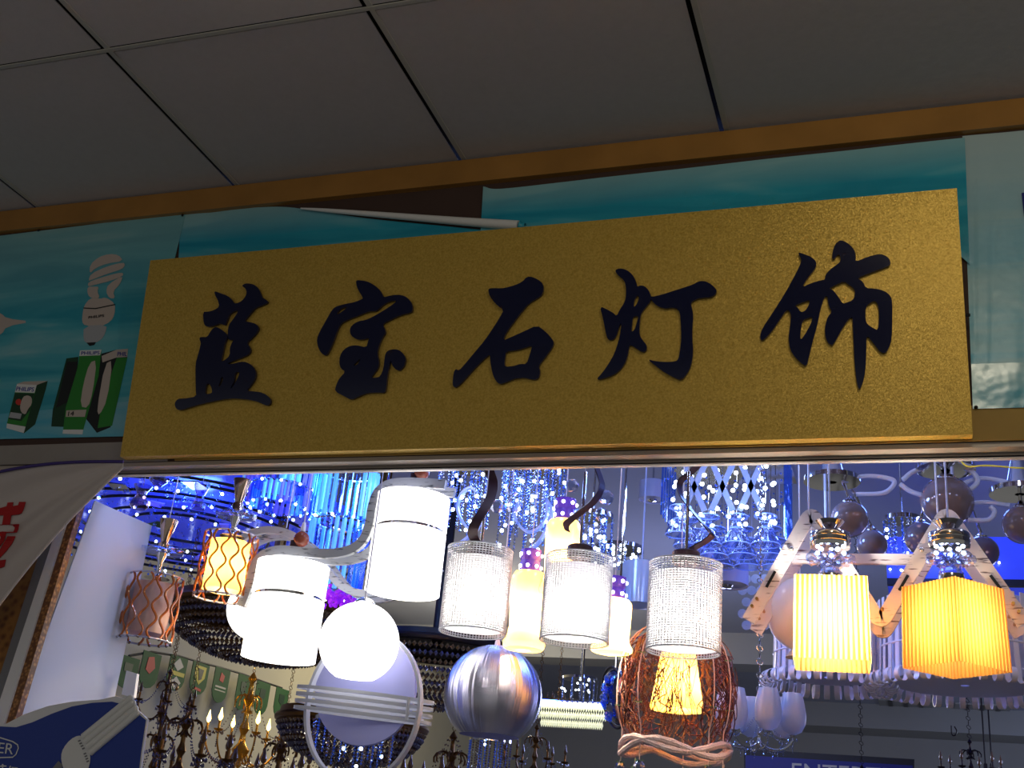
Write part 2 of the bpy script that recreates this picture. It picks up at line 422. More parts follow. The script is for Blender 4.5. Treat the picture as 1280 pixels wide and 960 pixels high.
# interior shell
w = MB(); w.box(((XL+XR)/2, (YB+.12)/2, HC+.1), (XR-XL, YB-.12, .06)); struct(w, 'ceiling_shop', 'shop_ceiling')
w = MB(); w.box((XL-.05, YB/2, 1.55), (.1, YB, 3.1)); struct(w, 'wall_left', 'wall_cream')
w = MB(); w.box((XR+.05, YB/2, 1.55), (.1, YB, 3.1)); struct(w, 'wall_right', 'shop_wall')
w = MB(); w.box(((XL+XR)/2, YB+.05, 1.55), (XR-XL+.2, .1, 3.1)); struct(w, 'wall_back', 'shop_wall')
w = MB(); w.box((0, 2.4, -.05), (9, 11, .1)); struct(w, 'floor', 'floor')
# soffits across the shop
for i, (ya, yb, za, xa, xb) in enumerate([(5.6, 5.9, 2.86, XL, XR), (8.4, 8.9, 2.86, -1.4, XR)]):
    w = MB(); w.box(((xa+xb)/2, (ya+yb)/2, (za+HC+.07)/2), (xb-xa, yb-ya, HC+.07-za)); struct(w, 'trim_%d' % (i+2), 'shop_wall')
w = MB(); w.box((XL+.06, 4.4, 2.93), (.12, 5.8, .1)); struct(w, 'trim_4', 'wall_cream')

# ------------------------------------------------------------------ signboard with five raised letters
zb_t, b_t, b_b, hh = 1.2505+1.5, .08, .0279, .4752
zb_b = zb_t-hh; xl, xr = -1.6753, .1137
xr = P(1196, 234, -b_t).x; xr2 = P(1216, 543, -b_b).x; xl = P(188, 325.5, -b_t).x; xl2 = P(150, 571, -b_b).x
sb = thing('signboard', 'long glittery gold shop signboard with five raised dark blue characters, fixed above the window', 'signboard', ((xl+xr)/2, -b_b, zb_b))
m = MB(); fr = [V((xl2, -b_b, zb_b)), V((xr2, -b_b, zb_b)), V((xr, -b_t, zb_t)), V((xl, -b_t, zb_t))]
bkq = [V((xl2, -.0045, zb_b)), V((xr2, -.0045, zb_b)), V((xr, -.011, zb_t)), V((xl, -.011, zb_t))]
m.hexa(fr, bkq); m.build('board', 'gold_board', sb)
nb = V((0, -hh, -(b_t-b_b))).normalized()
def PB(px, py, lift=0):     # point on the leaning face of the board
    p0 = V((0, -b_b, zb_b)); d = ray(px, py); tt = (p0-CAM).dot(nb)/d.dot(nb); return CAM+d*tt+nb*lift
m = MB(); bl = [(xl2+.002, zb_b-.0005), (xr2-.002, zb_b-.0005)]
LET = {
 'lan': (210, 340, 5.186, [[(312,130),(350,145),(395,160),(425,185),(440,213),(475,205),(505,180),(522,145),(515,115),(488,97),(510,82),(545,82),(580,95),(605,125),(622,175),(640,182),(664,203),(620,225),(575,240),(545,275),(502,328),(545,332),(585,345),(600,370),(590,395),(565,425),(520,465),(540,490),(548,515),(535,540),(500,558),(430,585),(390,601),(430,603),(480,588),(520,590),(560,615),(580,650),(580,685),(560,725),(515,778),(580,780),(630,790),(670,820),(680,845),(665,870),(640,870),(590,845),(530,832),(440,825),(380,830),(300,845),(230,860),(160,880),(110,897),(80,902),(60,885),(55,855),(75,828),(110,826),(150,822),(195,812),(192,770),(190,690),(190,600),(205,550),(220,490),(225,465),(213,435),(230,427),(265,430),(285,395),(305,370),(325,362),(350,375),(390,405),(400,425),(385,450),(375,490),(365,540),(355,588),(380,578),(412,548),(412,500),(425,465),(440,445),(415,450),(402,440),(398,400),(405,350),(430,318),(468,262),(455,255),(425,270),(408,285),(402,305),(385,345),(378,352),(345,340),(320,352),(285,362),(258,360),(242,340),(238,265),(270,265),(310,255),(345,232),(335,190),(315,155)],
   [(262,730),(278,728),(290,745),(298,775),(295,792),(255,800),(253,770)], [(355,690),(370,685),(365,715),(345,755),(338,745),(350,715)], [(445,660),(470,650),(475,665),(455,710),(425,760),(415,760),(440,715)]]),
 'bao': (390, 340, 5.65, [[(320,66),(360,68),(400,75),(440,95),(480,125),(505,160),(515,188),(550,178),(590,170),(640,170),(680,187),(710,220),(720,250),(718,285),(700,297),(640,310),(580,338),(505,375),(520,400),(532,435),(510,465),(485,520),(470,580),(485,640),(480,680),(455,715),(425,755),(470,752),(492,745),(515,690),(522,620),(530,580),(550,560),(590,552),(625,558),(655,585),(674,620),(665,660),(650,685),(625,705),(600,695),(575,665),(568,630),(562,640),(552,690),(540,760),(535,820),(525,862),(470,858),(400,862),(350,880),(290,912),(240,885),(172,850),(180,810),(205,755),(248,712),(215,690),(203,655),(207,600),(235,555),(280,528),(330,525),(395,542),(405,500),(415,472),(380,483),(340,487),(300,470),(278,440),(280,400),(310,370),(350,352),(380,350),(430,330),(500,290),(560,252),(612,213),(580,210),(530,228),(490,260),(465,285),(430,285),(400,290),(330,320),(270,342),(215,370),(190,420),(165,490),(140,550),(110,602),(75,580),(50,530),(45,480),(65,430),(110,350),(155,270),(185,250),(240,235),(310,222),(365,200),(370,190),(345,150),(325,110)],
   [(188,310),(192,290),(215,265),(265,252),(240,275),(205,300)], [(300,670),(315,650),(355,615),(345,640),(325,665)]]),
 'shi': (560, 335, 5.82, [[(303,160),(330,155),(400,158),(460,145),(520,125),(560,100),(570,82),(600,70),(640,82),(685,108),(704,140),(700,185),(680,215),(640,240),(600,262),(540,330),(480,410),(430,480),(408,537),(470,510),(560,470),(655,425),(710,465),(750,505),(779,548),(770,580),(720,650),(665,722),(678,750),(675,790),(655,818),(620,820),(560,805),(500,810),(440,835),(395,852),(370,845),(345,810),(328,760),(315,680),(315,632),(260,680),(190,750),(120,830),(68,880),(45,868),(42,840),(50,770),(65,740),(88,755),(130,710),(200,625),(280,530),(340,440),(385,370),(415,312),(370,285),(325,235),(303,190)],
   [(430,615),(500,608),(560,592),(622,570),(605,630),(580,708),(535,705),(490,720),(425,728),(418,700),(425,660)]]),
 'deng': (740, 325, 6.0, [[(180,85),(210,73),(250,78),(290,100),(320,135),(340,180),(345,212),(370,200),(400,205),(430,235),(445,270),(450,288),(530,270),(620,240),(700,215),(760,195),(800,172),(840,166),(880,180),(920,210),(942,240),(930,270),(890,290),(840,292),(790,300),(745,330),(755,370),(765,430),(758,520),(757,600),(765,700),(750,800),(720,860),(675,912),(620,890),(540,845),(480,800),(422,752),(480,768),(560,774),(630,770),(652,755),(665,690),(675,600),(672,500),(665,400),(640,375),(600,365),(560,375),(510,362),(470,335),(447,298),(440,325),(420,350),(380,400),(370,430),(362,500),(362,570),(385,610),(415,645),(418,680),(400,698),(370,695),(330,665),(288,640),(280,700),(265,760),(230,820),(185,860),(130,885),(62,905),(42,898),(80,860),(130,790),(175,710),(205,620),(222,540),(225,480),(215,490),(190,580),(165,608),(135,610),(118,590),(105,530),(90,450),(65,355),(120,380),(165,405),(192,432),(215,380),(250,330),(262,280),(260,200),(245,160),(215,135),(190,112)],
   [(355,275),(358,300),(345,335),(325,362),(318,355),(325,310),(340,280)], [(355,430),(345,470),(325,535),(300,548),(308,500),(312,440),(330,430)]]),
 'shi2': (940, 290, 4.574, [[(262,122),(300,135),(340,150),(368,175),(370,205),(345,240),(310,285),(288,325),(340,300),(400,283),(418,282),(420,255),(445,225),(480,200),(510,175),(505,140),(490,135),(475,160),(460,165),(462,120),(475,80),(500,57),(525,58),(560,80),(590,115),(595,150),(592,180),(660,150),(735,132),(775,150),(793,175),(790,198),(750,215),(680,240),(600,272),(635,290),(652,330),(700,330),(760,345),(795,375),(803,410),(803,500),(800,620),(785,665),(765,700),(735,695),(700,650),(655,590),(655,680),(650,800),(635,870),(615,912),(600,870),(588,760),(582,640),(578,550),(575,487),(550,510),(520,555),(490,610),(470,645),(455,655),(430,635),(418,590),(420,540),(435,490),(460,465),(440,430),(432,370),(415,380),(395,440),(375,540),(355,610),(330,710),(315,773),(290,762),(250,725),(220,680),(210,610),(220,550),(225,490),(222,470),(205,445),(160,510),(120,570),(80,615),(55,630),(48,600),(60,560),(120,470),(190,360),(240,270),(280,190),(285,165)],
   [(442,333),(480,310),(530,290),(550,305),(590,335),(590,370),(575,400),(540,412),(520,418),(500,385),(470,345),(455,335)], [(650,435),(680,410),(705,400),(725,430),(728,500),(722,570),(690,555),(660,535),(650,510)], [(245,430),(290,410),(335,395),(325,430),(305,460),(280,467),(265,440)], [(295,510),(320,500),(352,490),(335,540),(300,600),(280,625),(278,590),(285,540)]]),
}
for k, (ox, oy, s, loops) in LET.items():
    L = [[PB(ox+a/s, oy+b/s, .0075) for a, b in smooth_loop(lp, 1)] for lp in loops]
    m = MB(); m.prism(L, -nb*.0065); o = m.build('letter', 'navy', sb)
for px, py in ((1206, 387), (180, 366)):
    q = PB(px, py); m = MB(); m.cyl((q.x+(.004 if px > 600 else -.004), -.03, q.z), .003, .012, 8, (1, 0, 0)); m.build('screw', 'black', sb)

# ------------------------------------------------------------------ vinyl posters on the fascia
def sheet(loop, y, th=.0012): 
    m = MB(); m.prism([[P(a, b, y) for a, b in loop]], (0, th, 0)); return m
def pg(loop, y, th=.0004): return [[P(a, b, y) for a, b in loop]]
pl = thing('poster', 'left teal advertising poster showing a white spiral bulb above green lamp boxes', 'poster', P(110, 548, -.004))
m = sheet([(-140, 312), (232, 266), (224, 300), (214, 340), (170, 545), (-140, 552)], -.004); m.build('poster_sheet', 'vinyl_left', pl)
def decal(name, loop, mt, lv, parent, sm=0):
    m = MB(); m.prism([[P(a, b, -.0042-.0004*lv) for a, b in (smooth_loop(loop, sm) if sm else loop)]], (0, .0003, 0)); return m.build(name, mt, parent)
decal('printed_starburst', [(-20, 380), (2, 392), (8, 398), (40, 402), (8, 408), (2, 418), (-20, 430)], 'print_cream', 1, pl, 1)
decal('printed_floor', [(-30, 520), (60, 512), (175, 500), (168, 545), (-30, 549)], 'vinyl_right', 0, pl)
# printed spiral bulb (zoom frame 90,300 x6.86)
Q = lambda L, ox=90, oy=300, s=6.857: [(ox+a/s, oy+b/s) for a, b in L]
decal('printed_bulb_base', Q([(105,560),(150,505),(200,490),(240,505),(290,490),(370,545),(365,640),(330,700),(250,740),(110,735),(85,700),(92,620)]), 'print_cream', 1, pl, 1)
for i, L in enumerate([[(150,290),(155,210),(230,145),(320,118),(400,128),(440,180),(300,200),(200,240)], [(140,350),(160,290),(300,225),(440,190),(455,215),(430,250),(300,290),(160,345)], [(135,400),(140,360),(240,325),(380,285),(440,280),(435,310),(330,350),(190,385)], [(130,450),(135,400),(190,400),(230,400),(215,440),(240,495),(190,500),(150,490)], [(310,380),(440,300),(410,380),(350,440),(370,500),(320,500),(290,440)]]):
    decal('printed_coil', Q(L), 'print_cream', 2+.2*i, pl, 1)
decal('printed_line', Q([(98,578),(200,583),(370,548),(370,556),(200,592),(98,587)]), 'print_black', 3, pl)
decal('printed_screw_cap', Q([(100,735),(300,725),(285,800),(255,850),(205,880),(130,885),(98,860)]), 'print_grey', 1.5, pl, 1)
decal('printed_contact', Q([(125,880),(205,875),(190,900),(150,908)]), 'print_black', 2, pl)
def word(s, a, b, h, mt, parent, y, name='lettering'):
    p, q = P(*a, y), P(*b, y); hp = P(a[0]+h[0], a[1]+h[1], y); return text_on(name, s, p, q-p, hp-p, mt, parent)
word('PHILIPS', (110.5, 398.5), (130, 396), (.4, -3.2), 'print_black', pl, -.0056)
Q2 = lambda L: Q(L, 0, 460, 7.53)
# small box
bx = decal('printed_box', Q2([(160,150),(225,128),(448,122),(430,200),(330,530),(225,615),(60,565)]), 'print_dark_green', 1, pl)
decal('box_front', Q2([(160,150),(345,160),(330,230),(240,550),(65,520)]), 'print_green', 1.5, bx); decal('box_front_shade', Q2([(140,235),(325,240),(280,400),(200,500),(80,480)]), 'print_dark_green', 1.7, bx)
decal('box_label', Q2([(160,150),(345,160),(325,235),(140,228)]), 'print_white', 2, bx); decal('box_lid', Q2([(160,150),(225,128),(448,122),(375,148),(345,160)]), 'print_cream', 2, bx)
decal('box_foot', Q2([(65,522),(240,552),(222,612),(60,565)]), 'print_white', 2, bx); decal('box_bulb', Q2([(215,270),(260,255),(300,275),(300,340),(260,390),(240,440),(200,420),(185,360)]), 'print_cream', 2.2, bx, 1)
decal('box_dot', Q2([(150,300),(180,288),(200,300),(195,345),(165,350),(145,330)]), 'print_red', 2.2, bx, 1); decal('box_strip', Q2([(100,415),(205,430),(190,480),(82,465)]), 'print_grey', 2.2, bx)
word('PHILIPS', (20, 488.5), (42, 489.5), (1.2, -5.2), 'print_blue', bx, -.0052)
# tall boxes
b1 = decal('printed_box', [(83, 448), (98, 446), (92, 534), (64, 533), (66, 512)], 'print_dark_green', 1, pl); decal('box_side', [(84, 452), (97, 452), (90, 500), (70, 510)], 'print_black', 1.3, b1)
b3 = decal('printed_box', [(127, 442), (146, 437), (160, 436), (159, 446), (138, 534), (121, 541), (108, 524)], 'print_black', 1.2, pl)
decal('box_side', [(146, 447), (159, 447), (140, 532), (122, 535), (128, 500)], 'print_green', 1.6, b3); decal('box_tube', [(131, 455), (141, 450), (134, 500), (124, 520), (121, 512)], 'print_cream', 2, b3, 1); decal('box_label', [(127, 445), (146, 437), (160, 436), (159, 446), (145, 447), (128, 453)], 'print_cream', 2, b3)
word('PHIL', (146.5, 445), (158.5, 445), (.8, -5), 'print_blue', b3, -.0054)
b2 = decal('printed_box', [(100, 438), (127, 437), (123, 470), (104, 537), (79, 537), (82, 510), (97, 460)], 'print_green', 1.8, pl)
decal('box_label', [(100, 438), (127, 437), (125, 444), (99, 445)], 'print_white', 2.3, b2); decal('box_tube', [(112, 453), (121, 450), (116, 490), (110, 510), (100, 508), (104, 480)], 'print_cream', 2.3, b2, 1)
decal('box_price', [(83, 513), (108, 512), (106, 521), (82, 521)], 'print_cream', 2.5, b2); decal('box_foot', [(79, 537), (104, 537), (103, 543), (78, 542)], 'print_white', 2.4, b2)
word('PHILIPS', (101.5, 443.6), (124.5, 443), (.3, -4.2), 'print_blue', b2, -.0056)
word('14', (85, 520), (92, 519.5), (.8, -5.5), 'print_black', b2, -.0056)
for a in ((48, 288), (228, 269)):
    m = MB(); q = P(*a, -.006); m.lathe([(.0035, 0), (.0025, .002), (.0004, .003)], q, 10, True, (0, -1, 0)); m.build('pin', 'black', pl)

# middle sheet with the peeled, rolled corner
def wavy_sheet(top, bot, y, amp, nu=60, nv=10, seed=0):
    """vinyl hanging a little wavy; top / bot are polylines of pixels with equal counts"""
    m = MB(); rr = random.Random(seed); ph = [rr.random()*6 for _ in range(4)]
    tp = spline([(a, b, 0) for a, b in top], 8); bt = spline([(a, b, 0) for a, b in bot], 8); n = len(tp)
    vs = []
    for i in range(n):
        for j in range(nv+1):
            q = tp[i].lerp(bt[i], j/nv); u = i/n
            dy = amp*(math.sin(u*23+ph[0])+.6*math.sin(u*51+ph[1]+j*.5)+.4*math.sin(u*9+ph[2]+j*.9))*(1-.75*j/nv)
            vs.append(P(q.x, q.y, y-amp*1.6-dy))
    fs = [(i*(nv+1)+j, (i+1)*(nv+1)+j, (i+1)*(nv+1)+j+1, i*(nv+1)+j+1) for i in range(n-1) for j in range(nv)]
    return m.add(vs, fs)
pm = thing('banner', 'dark teal vinyl banner behind the signboard, its top right corner peeled into a white roll', 'banner', P(420, 300, -.004))
o = wavy_sheet([(226, 268), (262, 265), (310, 260), (350, 258.5), (385, 262), (460, 273), (560, 283), (640, 291)], [(222, 345), (262, 342), (310, 338), (350, 334), (385, 330), (460, 326), (560, 318), (640, 310)], -.001, .0010, seed=3).build('banner_sheet', 'vinyl_mid', pm, True)
m = MB(); pts = [P(a, b, -.012) for a, b in ((376, 260.5), (420, 264), (500, 270.5), (580, 277), (648, 282))]; sc = S(500, 270, 0)
m.tube(spline(pts, 4), .01, 14, taper=[sc*(1+5.2*(i/16)**.75) for i in range(17)]); m.build('rolled_corner', 'print_white', pm, True)
m = MB(); q = P(650, 282.5, -.012); m.lathe([(sc*6.3, 0), (sc*4.2, .004), (sc*3.8, .012)], q, 14, False, pts[-1]-pts[-2]); m.build('roll_end', 'vinyl_mid', pm, True)
pr = thing('banner', 'bright teal vinyl banner with a creased shiny top edge, right of the peeled roll', 'banner', P(900, 260, -.004))
wavy_sheet([(604, 233), (625, 236), (700, 228), (760, 221), (860, 210), (960, 198.5), (1060, 188), (1130, 180), (1206, 172)], [(600, 300), (625, 300), (700, 295), (760, 290), (860, 282), (960, 275), (1060, 268), (1130, 262), (1212, 330)], -.0035, .0016, seed=5).build('banner_sheet', 'vinyl_mid', pr, True)
p3 = thing('banner', 'pale blue vinyl banner to the right of the gold signboard', 'banner', P(1250, 512, -.004))
wavy_sheet([(1203, 170), (1225, 168), (1260, 165), (1330, 158), (1420, 150)], [(1216, 514), (1235, 513.5), (1262, 513), (1330, 511), (1420, 508)], -.0008, .0006, nv=14, seed=9).build('banner_sheet', 'vinyl_right', p3, True)
m = MB(); m.prism([[P(a, b, -.0065) for a, b in ((1277, 241), (1300, 239), (1301, 268), (1280, 270))]], (0, .0003, 0)); m.build('printed_mark', 'navy_side', p3)
m = MB(); m.prism([[P(a, b, -.0065) for a, b in ((1214, 455), (1420, 448), (1420, 506), (1216, 511))]], (0, .0003, 0)); m.build('printed_band', 'vinyl_mid', p3)
m = MB(); m.lathe([(.0035, 0), (.0025, .002), (.0004, .003)], P(1220, 509, -.0075), 10, True, (0, -1, 0)); m.build('pin', 'black', p3)

# ------------------------------------------------------------------ white cloth banner with red writing, lower left
cb = thing('cloth_banner', 'white cloth banner with red lettering and purple hem at the left of the window', 'banner', P(60, 640, -.1))
def CP(u, v, dy=0):
    tx, ty = -60+u*214, 604-u*27+(-9*math.sin(u*PI))*1
    bxx, byy = -60+u*214, 838-u*255-(16*math.sin(u*PI))
    px, py = tx+(bxx-tx)*v, ty+(byy-ty)*v
    a = v
    y = -.075-.05*(1-u)+.014*math.sin(a*11+u*2)*(1-u)+.006*math.sin(a*23)*(1-u)-dy
    return P(px, py, y)
m = MB(); nu, nv = 40, 40
vs = [CP(i/nu, j/nv) for i in range(nu+1) for j in range(nv+1)]
m.add(vs, [(i*(nv+1)+j, (i+1)*(nv+1)+j, (i+1)*(nv+1)+j+1, i*(nv+1)+j+1) for i in range(nu) for j in range(nv)])
o = m.build('cloth', 'cloth', cb, True); md = o.modifiers.new('s', 'SOLIDIFY'); md.thickness = .0016; md.offset = 0
m = MB(); m.tube([CP(i/30, 0, .003) for i in range(31)], .0035, 6); m.build('hem', 'hem', cb, True)
m = MB(); m.tube([CP(i/30, 1, .001) for i in range(31)], .0035, 6); m.build('lower_edge', 'cloth', cb, True)
def cloth_glyph(L):
    def inv(px, py):
        u = (px+60)/214; ty = 604-u*27-9*math.sin(u*PI); by = 838-u*255-16*math.sin(u*PI); return u, (py-ty)/(by-ty)
    loop = []
    for i in range(len(L)):
        a, b = L[i], L[(i+1) % len(L)]
        for k in range(3): loop.append((a[0]+(b[0]-a[0])*k/3, a[1]+(b[1]-a[1])*k/3))
    p = [CP(*inv(a/8, 600+b/8), .0045) for a, b in loop]
    m = MB(); m.prism([p], (0, .0015, 0)); return m
for L in ([(-120,290),(0,280),(65,262),(75,225),(130,222),(122,262),(180,250),(190,218),(252,218),(240,270),(215,330),(180,345),(110,352),(95,445),(190,440),(180,490),(165,525),(60,528),(40,600),(0,660),(-120,700),(-120,450),(20,445),(35,352),(-120,362)], [(75,562),(152,562),(120,630),(60,710),(0,775),(-90,830),(-90,760),(0,690),(45,620)], [(-90,815),(0,805),(55,795),(40,865),(0,880),(-90,890)]):
    cloth_glyph(L).build('lettering', 'red_paint', cb)

# ------------------------------------------------------------------ left: leaning frame strip and pale panel
def strip(a, b, c_, d, y0, y1):      # quad of pixels (tl, tr, br, bl) at plane y0, thickness to y1
    f = [P(*q, y0) for q in (a, b, c_, d)]; return [V(q) for q in f], [q+V((0, y1-y0, 0)) for q in f]
df = thing('display_frame', 'leaning display frame of brown, white and gold patterned strips beside the pale panel', 'frame', P(0, 960, -.02))
pa = P(119, 626, .014); pbt = PZ(190, 657, pa.z); yf = pbt.y
pn = (pbt-pa).cross(V((0, 0, 1))); dq = ray(17, 905); pq = CAM+dq*((pa-CAM).dot(pn)/dq.dot(pn))
def lin(x720, x905, y): return x720+(x905-x720)*(y-720)/185
for nm, mt, xa, xb, ya, yb in (('gold_moulding', 'gold_moulding', (62, 5), (73, 17), -.005, .012), ('white_strip', 'white', (51, -10), (62, 5), -.01, .012), ('brown_stile', 'grey', (40, -20), (51, -10), -.006, .012), ('patterned_panel', 'brown_pattern', (-60, -130), (40, -20), .0, .012)):
    m = MB(); q = [(lin(*xa, 600), 600), (lin(*xb, 600), 600), (lin(*xb, 1010), 1010), (lin(*xa, 1010), 1010)]
    yq = pq.y+(pq.y-.014)*.55; A = [P(*c4, ya+(yq-.004 if c4[1] > 900 else 0)) for c4 in q]; B = [v+V((0, yb-ya, 0)) for v in A]; m.hexa(A, B); m.build(nm, mt, df)
pnl = thing('side_panel', 'tall pale blue-white board standing edge-on inside the left end of the window', 'panel', P(60, 960, .014))
def down(a, b): return a+(b-a)*((a.z-.001)/(a.z-b.z))
m = MB(); n0 = [pa, pbt, V((pbt.x, pbt.y, .001)), down(pa, pq)]
nn = (n0[1]-n0[0]).cross(n0[3]-n0[0]).normalized()*.003
if nn.x > 0: nn = -nn
m.hexa(n0, [q+nn for q in n0]); m.build('board', 'pale_panel', pnl)
m = MB(); A, B = strip((158, 838), (171, 842), (167, 872), (152, 868), yf-.02, yf-.01); m.hexa(A, B); m.build('tab', 'white', pnl)

# blue cardboard standee with printed bulb
st = thing('standee', 'blue cardboard display sign with a white four-tube bulb at the bottom left corner', 'sign', P(90, 1000, -.18))
body = [(-80, 905), (0, 908), (20, 909), (40, 903), (65, 892), (90, 883), (115, 878.5), (140, 877), (160, 882), (182, 900), (176, 940), (168, 1010), (-80, 1010)]
rim = [(-80, 896), (0, 906), (8, 904.5), (30, 893), (60, 882.5), (90, 877), (125, 874.5), (145, 870), (160, 876), (184, 899), (178, 940), (170, 1012), (-80, 1012)]
m = MB(); m.prism([[P(a, b, -.18) for a, b in rim]], (0, .006, 0)); m.build('card', 'white', st)
m = MB(); m.prism([[P(a, b, -.1812) for a, b in body]], (0, .001, 0)); m.build('printed_face', 'standee_blue', st)
bb = MB(); 
def dec(loop, lv, mt, nm, par, sm=0):
    m = MB(); m.prism([[P(a, b, -.1814-.0006*lv) for a, b in (smooth_loop(loop, sm) if sm else loop)]], (0, .0005, 0)); return m.build(nm, mt, par)
bulb = dec([(78, 958), (76, 945), (79, 935), (88, 924), (98, 919), (104, 921), (110, 932), (113, 944), (112, 957), (104, 975), (84, 972)], 2, 'print_white', 'printed_bulb', st, 1)
for i, (a, b) in enumerate([((104, 921), (163, 873)), ((107, 927), (166, 879)), ((110, 934), (169, 886)), ((113, 941), (171, 892))]):
    m = MB(); m.tube([P(*a, -.1825), P(a[0]*.5+b[0]*.5, a[1]*.5+b[1]*.5, -.1825), P(*b, -.1825)], S(130, 900, 0)*3.9, 10); m.sphere(P(*b, -.1825), S(130, 900, 0)*3.9, 12, 8); m.build('bulb_tube', 'print_white', bulb, True)
for i in range(4):
    dec([(97+i*1.7, 926+i*3.2), (100+i*1.7, 924.5+i*3.2), (101+i*1.7, 926+i*3.2), (98+i*1.7, 927.5+i*3.2)], 3, 'grey', 'vent_slot', bulb)
    dec([(104+i*1.2, 942+i*3.2), (107+i*1.2, 940.5+i*3.2), (108+i*1.2, 942+i*3.2), (105+i*1.2, 943.5+i*3.2)], 3, 'grey', 'vent_slot', bulb)
dec([(64, 962), (73, 951), (78, 956), (74, 975), (66, 972)], 2.5, 'grey', 'printed_screw_cap', bulb)
m = MB(); m.band([P(a, b, -.1822) for a, b in ((-60, 905), (0, 922), (16, 927), (22, 931), (23, 935), (20, 943), (16, 946.5), (0, 947), (-60, 947))], .0006, S(0, 940, 0)*1.3, (0, 1, 0)); m.build('logo_outline', 'print_white', st)
word('ER', (-3, 941), (16, 943), (2, -13), 'print_white', st, -.1818)
for L in ([(0, 957), (4, 956.5), (8, 957), (8, 958.2), (0, 958.5)], [(2.5, 955), (4, 955), (3.5, 975), (2, 975)], [(12, 957.5), (13.5, 957), (12.5, 962), (11, 962)], [(14.5, 958.7), (22, 959.2), (22, 960.6), (14.5, 960)], [(17.5, 959), (19, 959), (18.5, 975), (17, 975)]):
    dec(L, 1, 'print_white', 'lettering', st)

# ------------------------------------------------------------------ lamps
def axis_lamp(ptop, pbot, y):
    """x of an upright lamp's axis and the heights of its top and bottom pixels, in the plane y"""
    a, b = P(*ptop, y), P(*pbot, y); return (a.x+b.x)/2, a.z, b.z
def cord(mb, x, y, z, zt=HC+.06, r=.0016): mb.tube([(x, y, z), (x, y, zt)], r, 6)
def canopy(mb, x, y, r=.03): mb.lathe([(r, .0), (r, -.012), (r*.6, -.022), (.002, -.024)], (x, y, HC+.072), 20, True)

# --- amber wave pendants (two)
def wave_pendant(x, y, zt, zbm, R, label, lit, zc0, zc1, zd):
    root = thing('pendant_lamp', label, 'lamp', (x, y, zt), 'wavy amber rod pendants')
    m = MB(); cord(m, x, y, zc0, r=.0013); m.build('cord', 'cord', root)
    m = MB(); canopy(m, x, y); m.build('canopy', 'chrome', root, True)
    m = MB(); m.lathe([(.022, zc0), (.0215, zc0-.003), (.009, zc1), (.007, zc1-.003)], (x, y, 0), 24, True); m.build('cone', 'chrome_warm', root, True)
    m = MB(); m.lathe([(.013, zc1-.003), (.014, zc1-.010), (.012, zd+.003)], (x, y, 0), 20, True); m.build('hub', 'chrome_warm', root, True)
    m = MB(); pr_ = []
    n = 32; vs = [V((x, y, zd-.004))]
    for k, rr in enumerate((.02, .036, .05)):
        for i in range(n):
            a = 2*PI*i/n; q = rr*(1+.06*math.sin(8*a)); vs.append(V((x+q*math.cos(a), y+q*math.sin(a), zd+.001*k*math.sin(8*a))))
    vs += [v+V((0, 0, -.006)) for v in vs]; N = 1+3*n
    fs = [(0, 1+i, 1+(i+1) % n) for i in range(n)]+[(1+k*n+i, 1+(k+1)*n+i, 1+(k+1)*n+(i+1) % n, 1+k*n+(i+1) % n) for k in range(2) for i in range(n)]
    fs += [tuple(N+q for q in reversed(f)) for f in fs]+[(1+2*n+i, 1+2*n+(i+1) % n, N+1+2*n+(i+1) % n, N+1+2*n+i) for i in range(n)]
    m.add(vs, fs); m.build('crystal_dish', 'crystal', root)
    m = MB(); h = zd-zt; m.lathe([(.013, zd-.006), (.012, zd-.016), (.006, zd-.03), (.006, zt+.008), (.012, zt), (.03, zt-.002)], (x, y, 0), 20, True); m.build('stem', 'chrome', root, True)
    m = MB(); m.lathe([(R*.74, zbm+.016), (R*.74, zt-.016)], (x, y, 0), 32); m.build('inner_shade', 'liner_amber' if lit else 'liner_unlit', root, True)
    hh_ = zt-zbm
    for i in range(16):
        m = MB(); pts = []
        for k in range(25):
            u = k/24; a = 2*PI*i/16+(.13*math.sin(u*PI*5)*(1 if i % 2 else -1)); pts.append((x+R*math.cos(a), y+R*math.sin(a), zt-u*hh_))
        m.tube(pts, .0028, 6); m.build('wavy_rod', 'amber_rod', root, True)
    m = MB(); m.torus((x, y, zbm), R, .0024, 40, 6); m.torus((x, y, zt), R, .0024, 40, 6); m.build('rim', 'clear_rim', root, True)
    m = MB()
    for i in range(16): m.gem((x+R*math.cos(2*PI*i/16), y+R*math.sin(2*PI*i/16), zbm), .0042, 6)
    m.build('rim_beads', 'crystal_gold', root)
    if lit:
        m = MB(); m.sphere((x, y, (zt+zbm)/2), .016, 12, 8); m.build('bulb', 'lit_warm', root, True); lamp('bulb_light', (x, y, (zt+zbm)/2), 14, (255, 226, 176), .021, root)
    return root
Y = .22
x, zt_, zb_ = axis_lamp((197, 722), (179, 801), Y); s = S(190, 760, Y)
wave_pendant(x, Y, zt_, zb_, 33*s, 'unlit pendant lamp with wavy amber rods round a pale shade, nearest the pale panel', False, P(214, 650, Y).z, P(208, 678, Y).z, P(203, 688, Y).z)
x, zt_, zb_ = axis_lamp((290, 670), (276, 747), Y+.05); s = S(285, 710, Y+.05)
wave_pendant(x, Y+.05, zt_, zb_, 33.5*s, 'lit pendant lamp with wavy amber rods glowing yellow, left of the large white drums', True, P(304, 600, Y+.05).z, P(300, 628, Y+.05).z, P(297, 643, Y+.05).z)

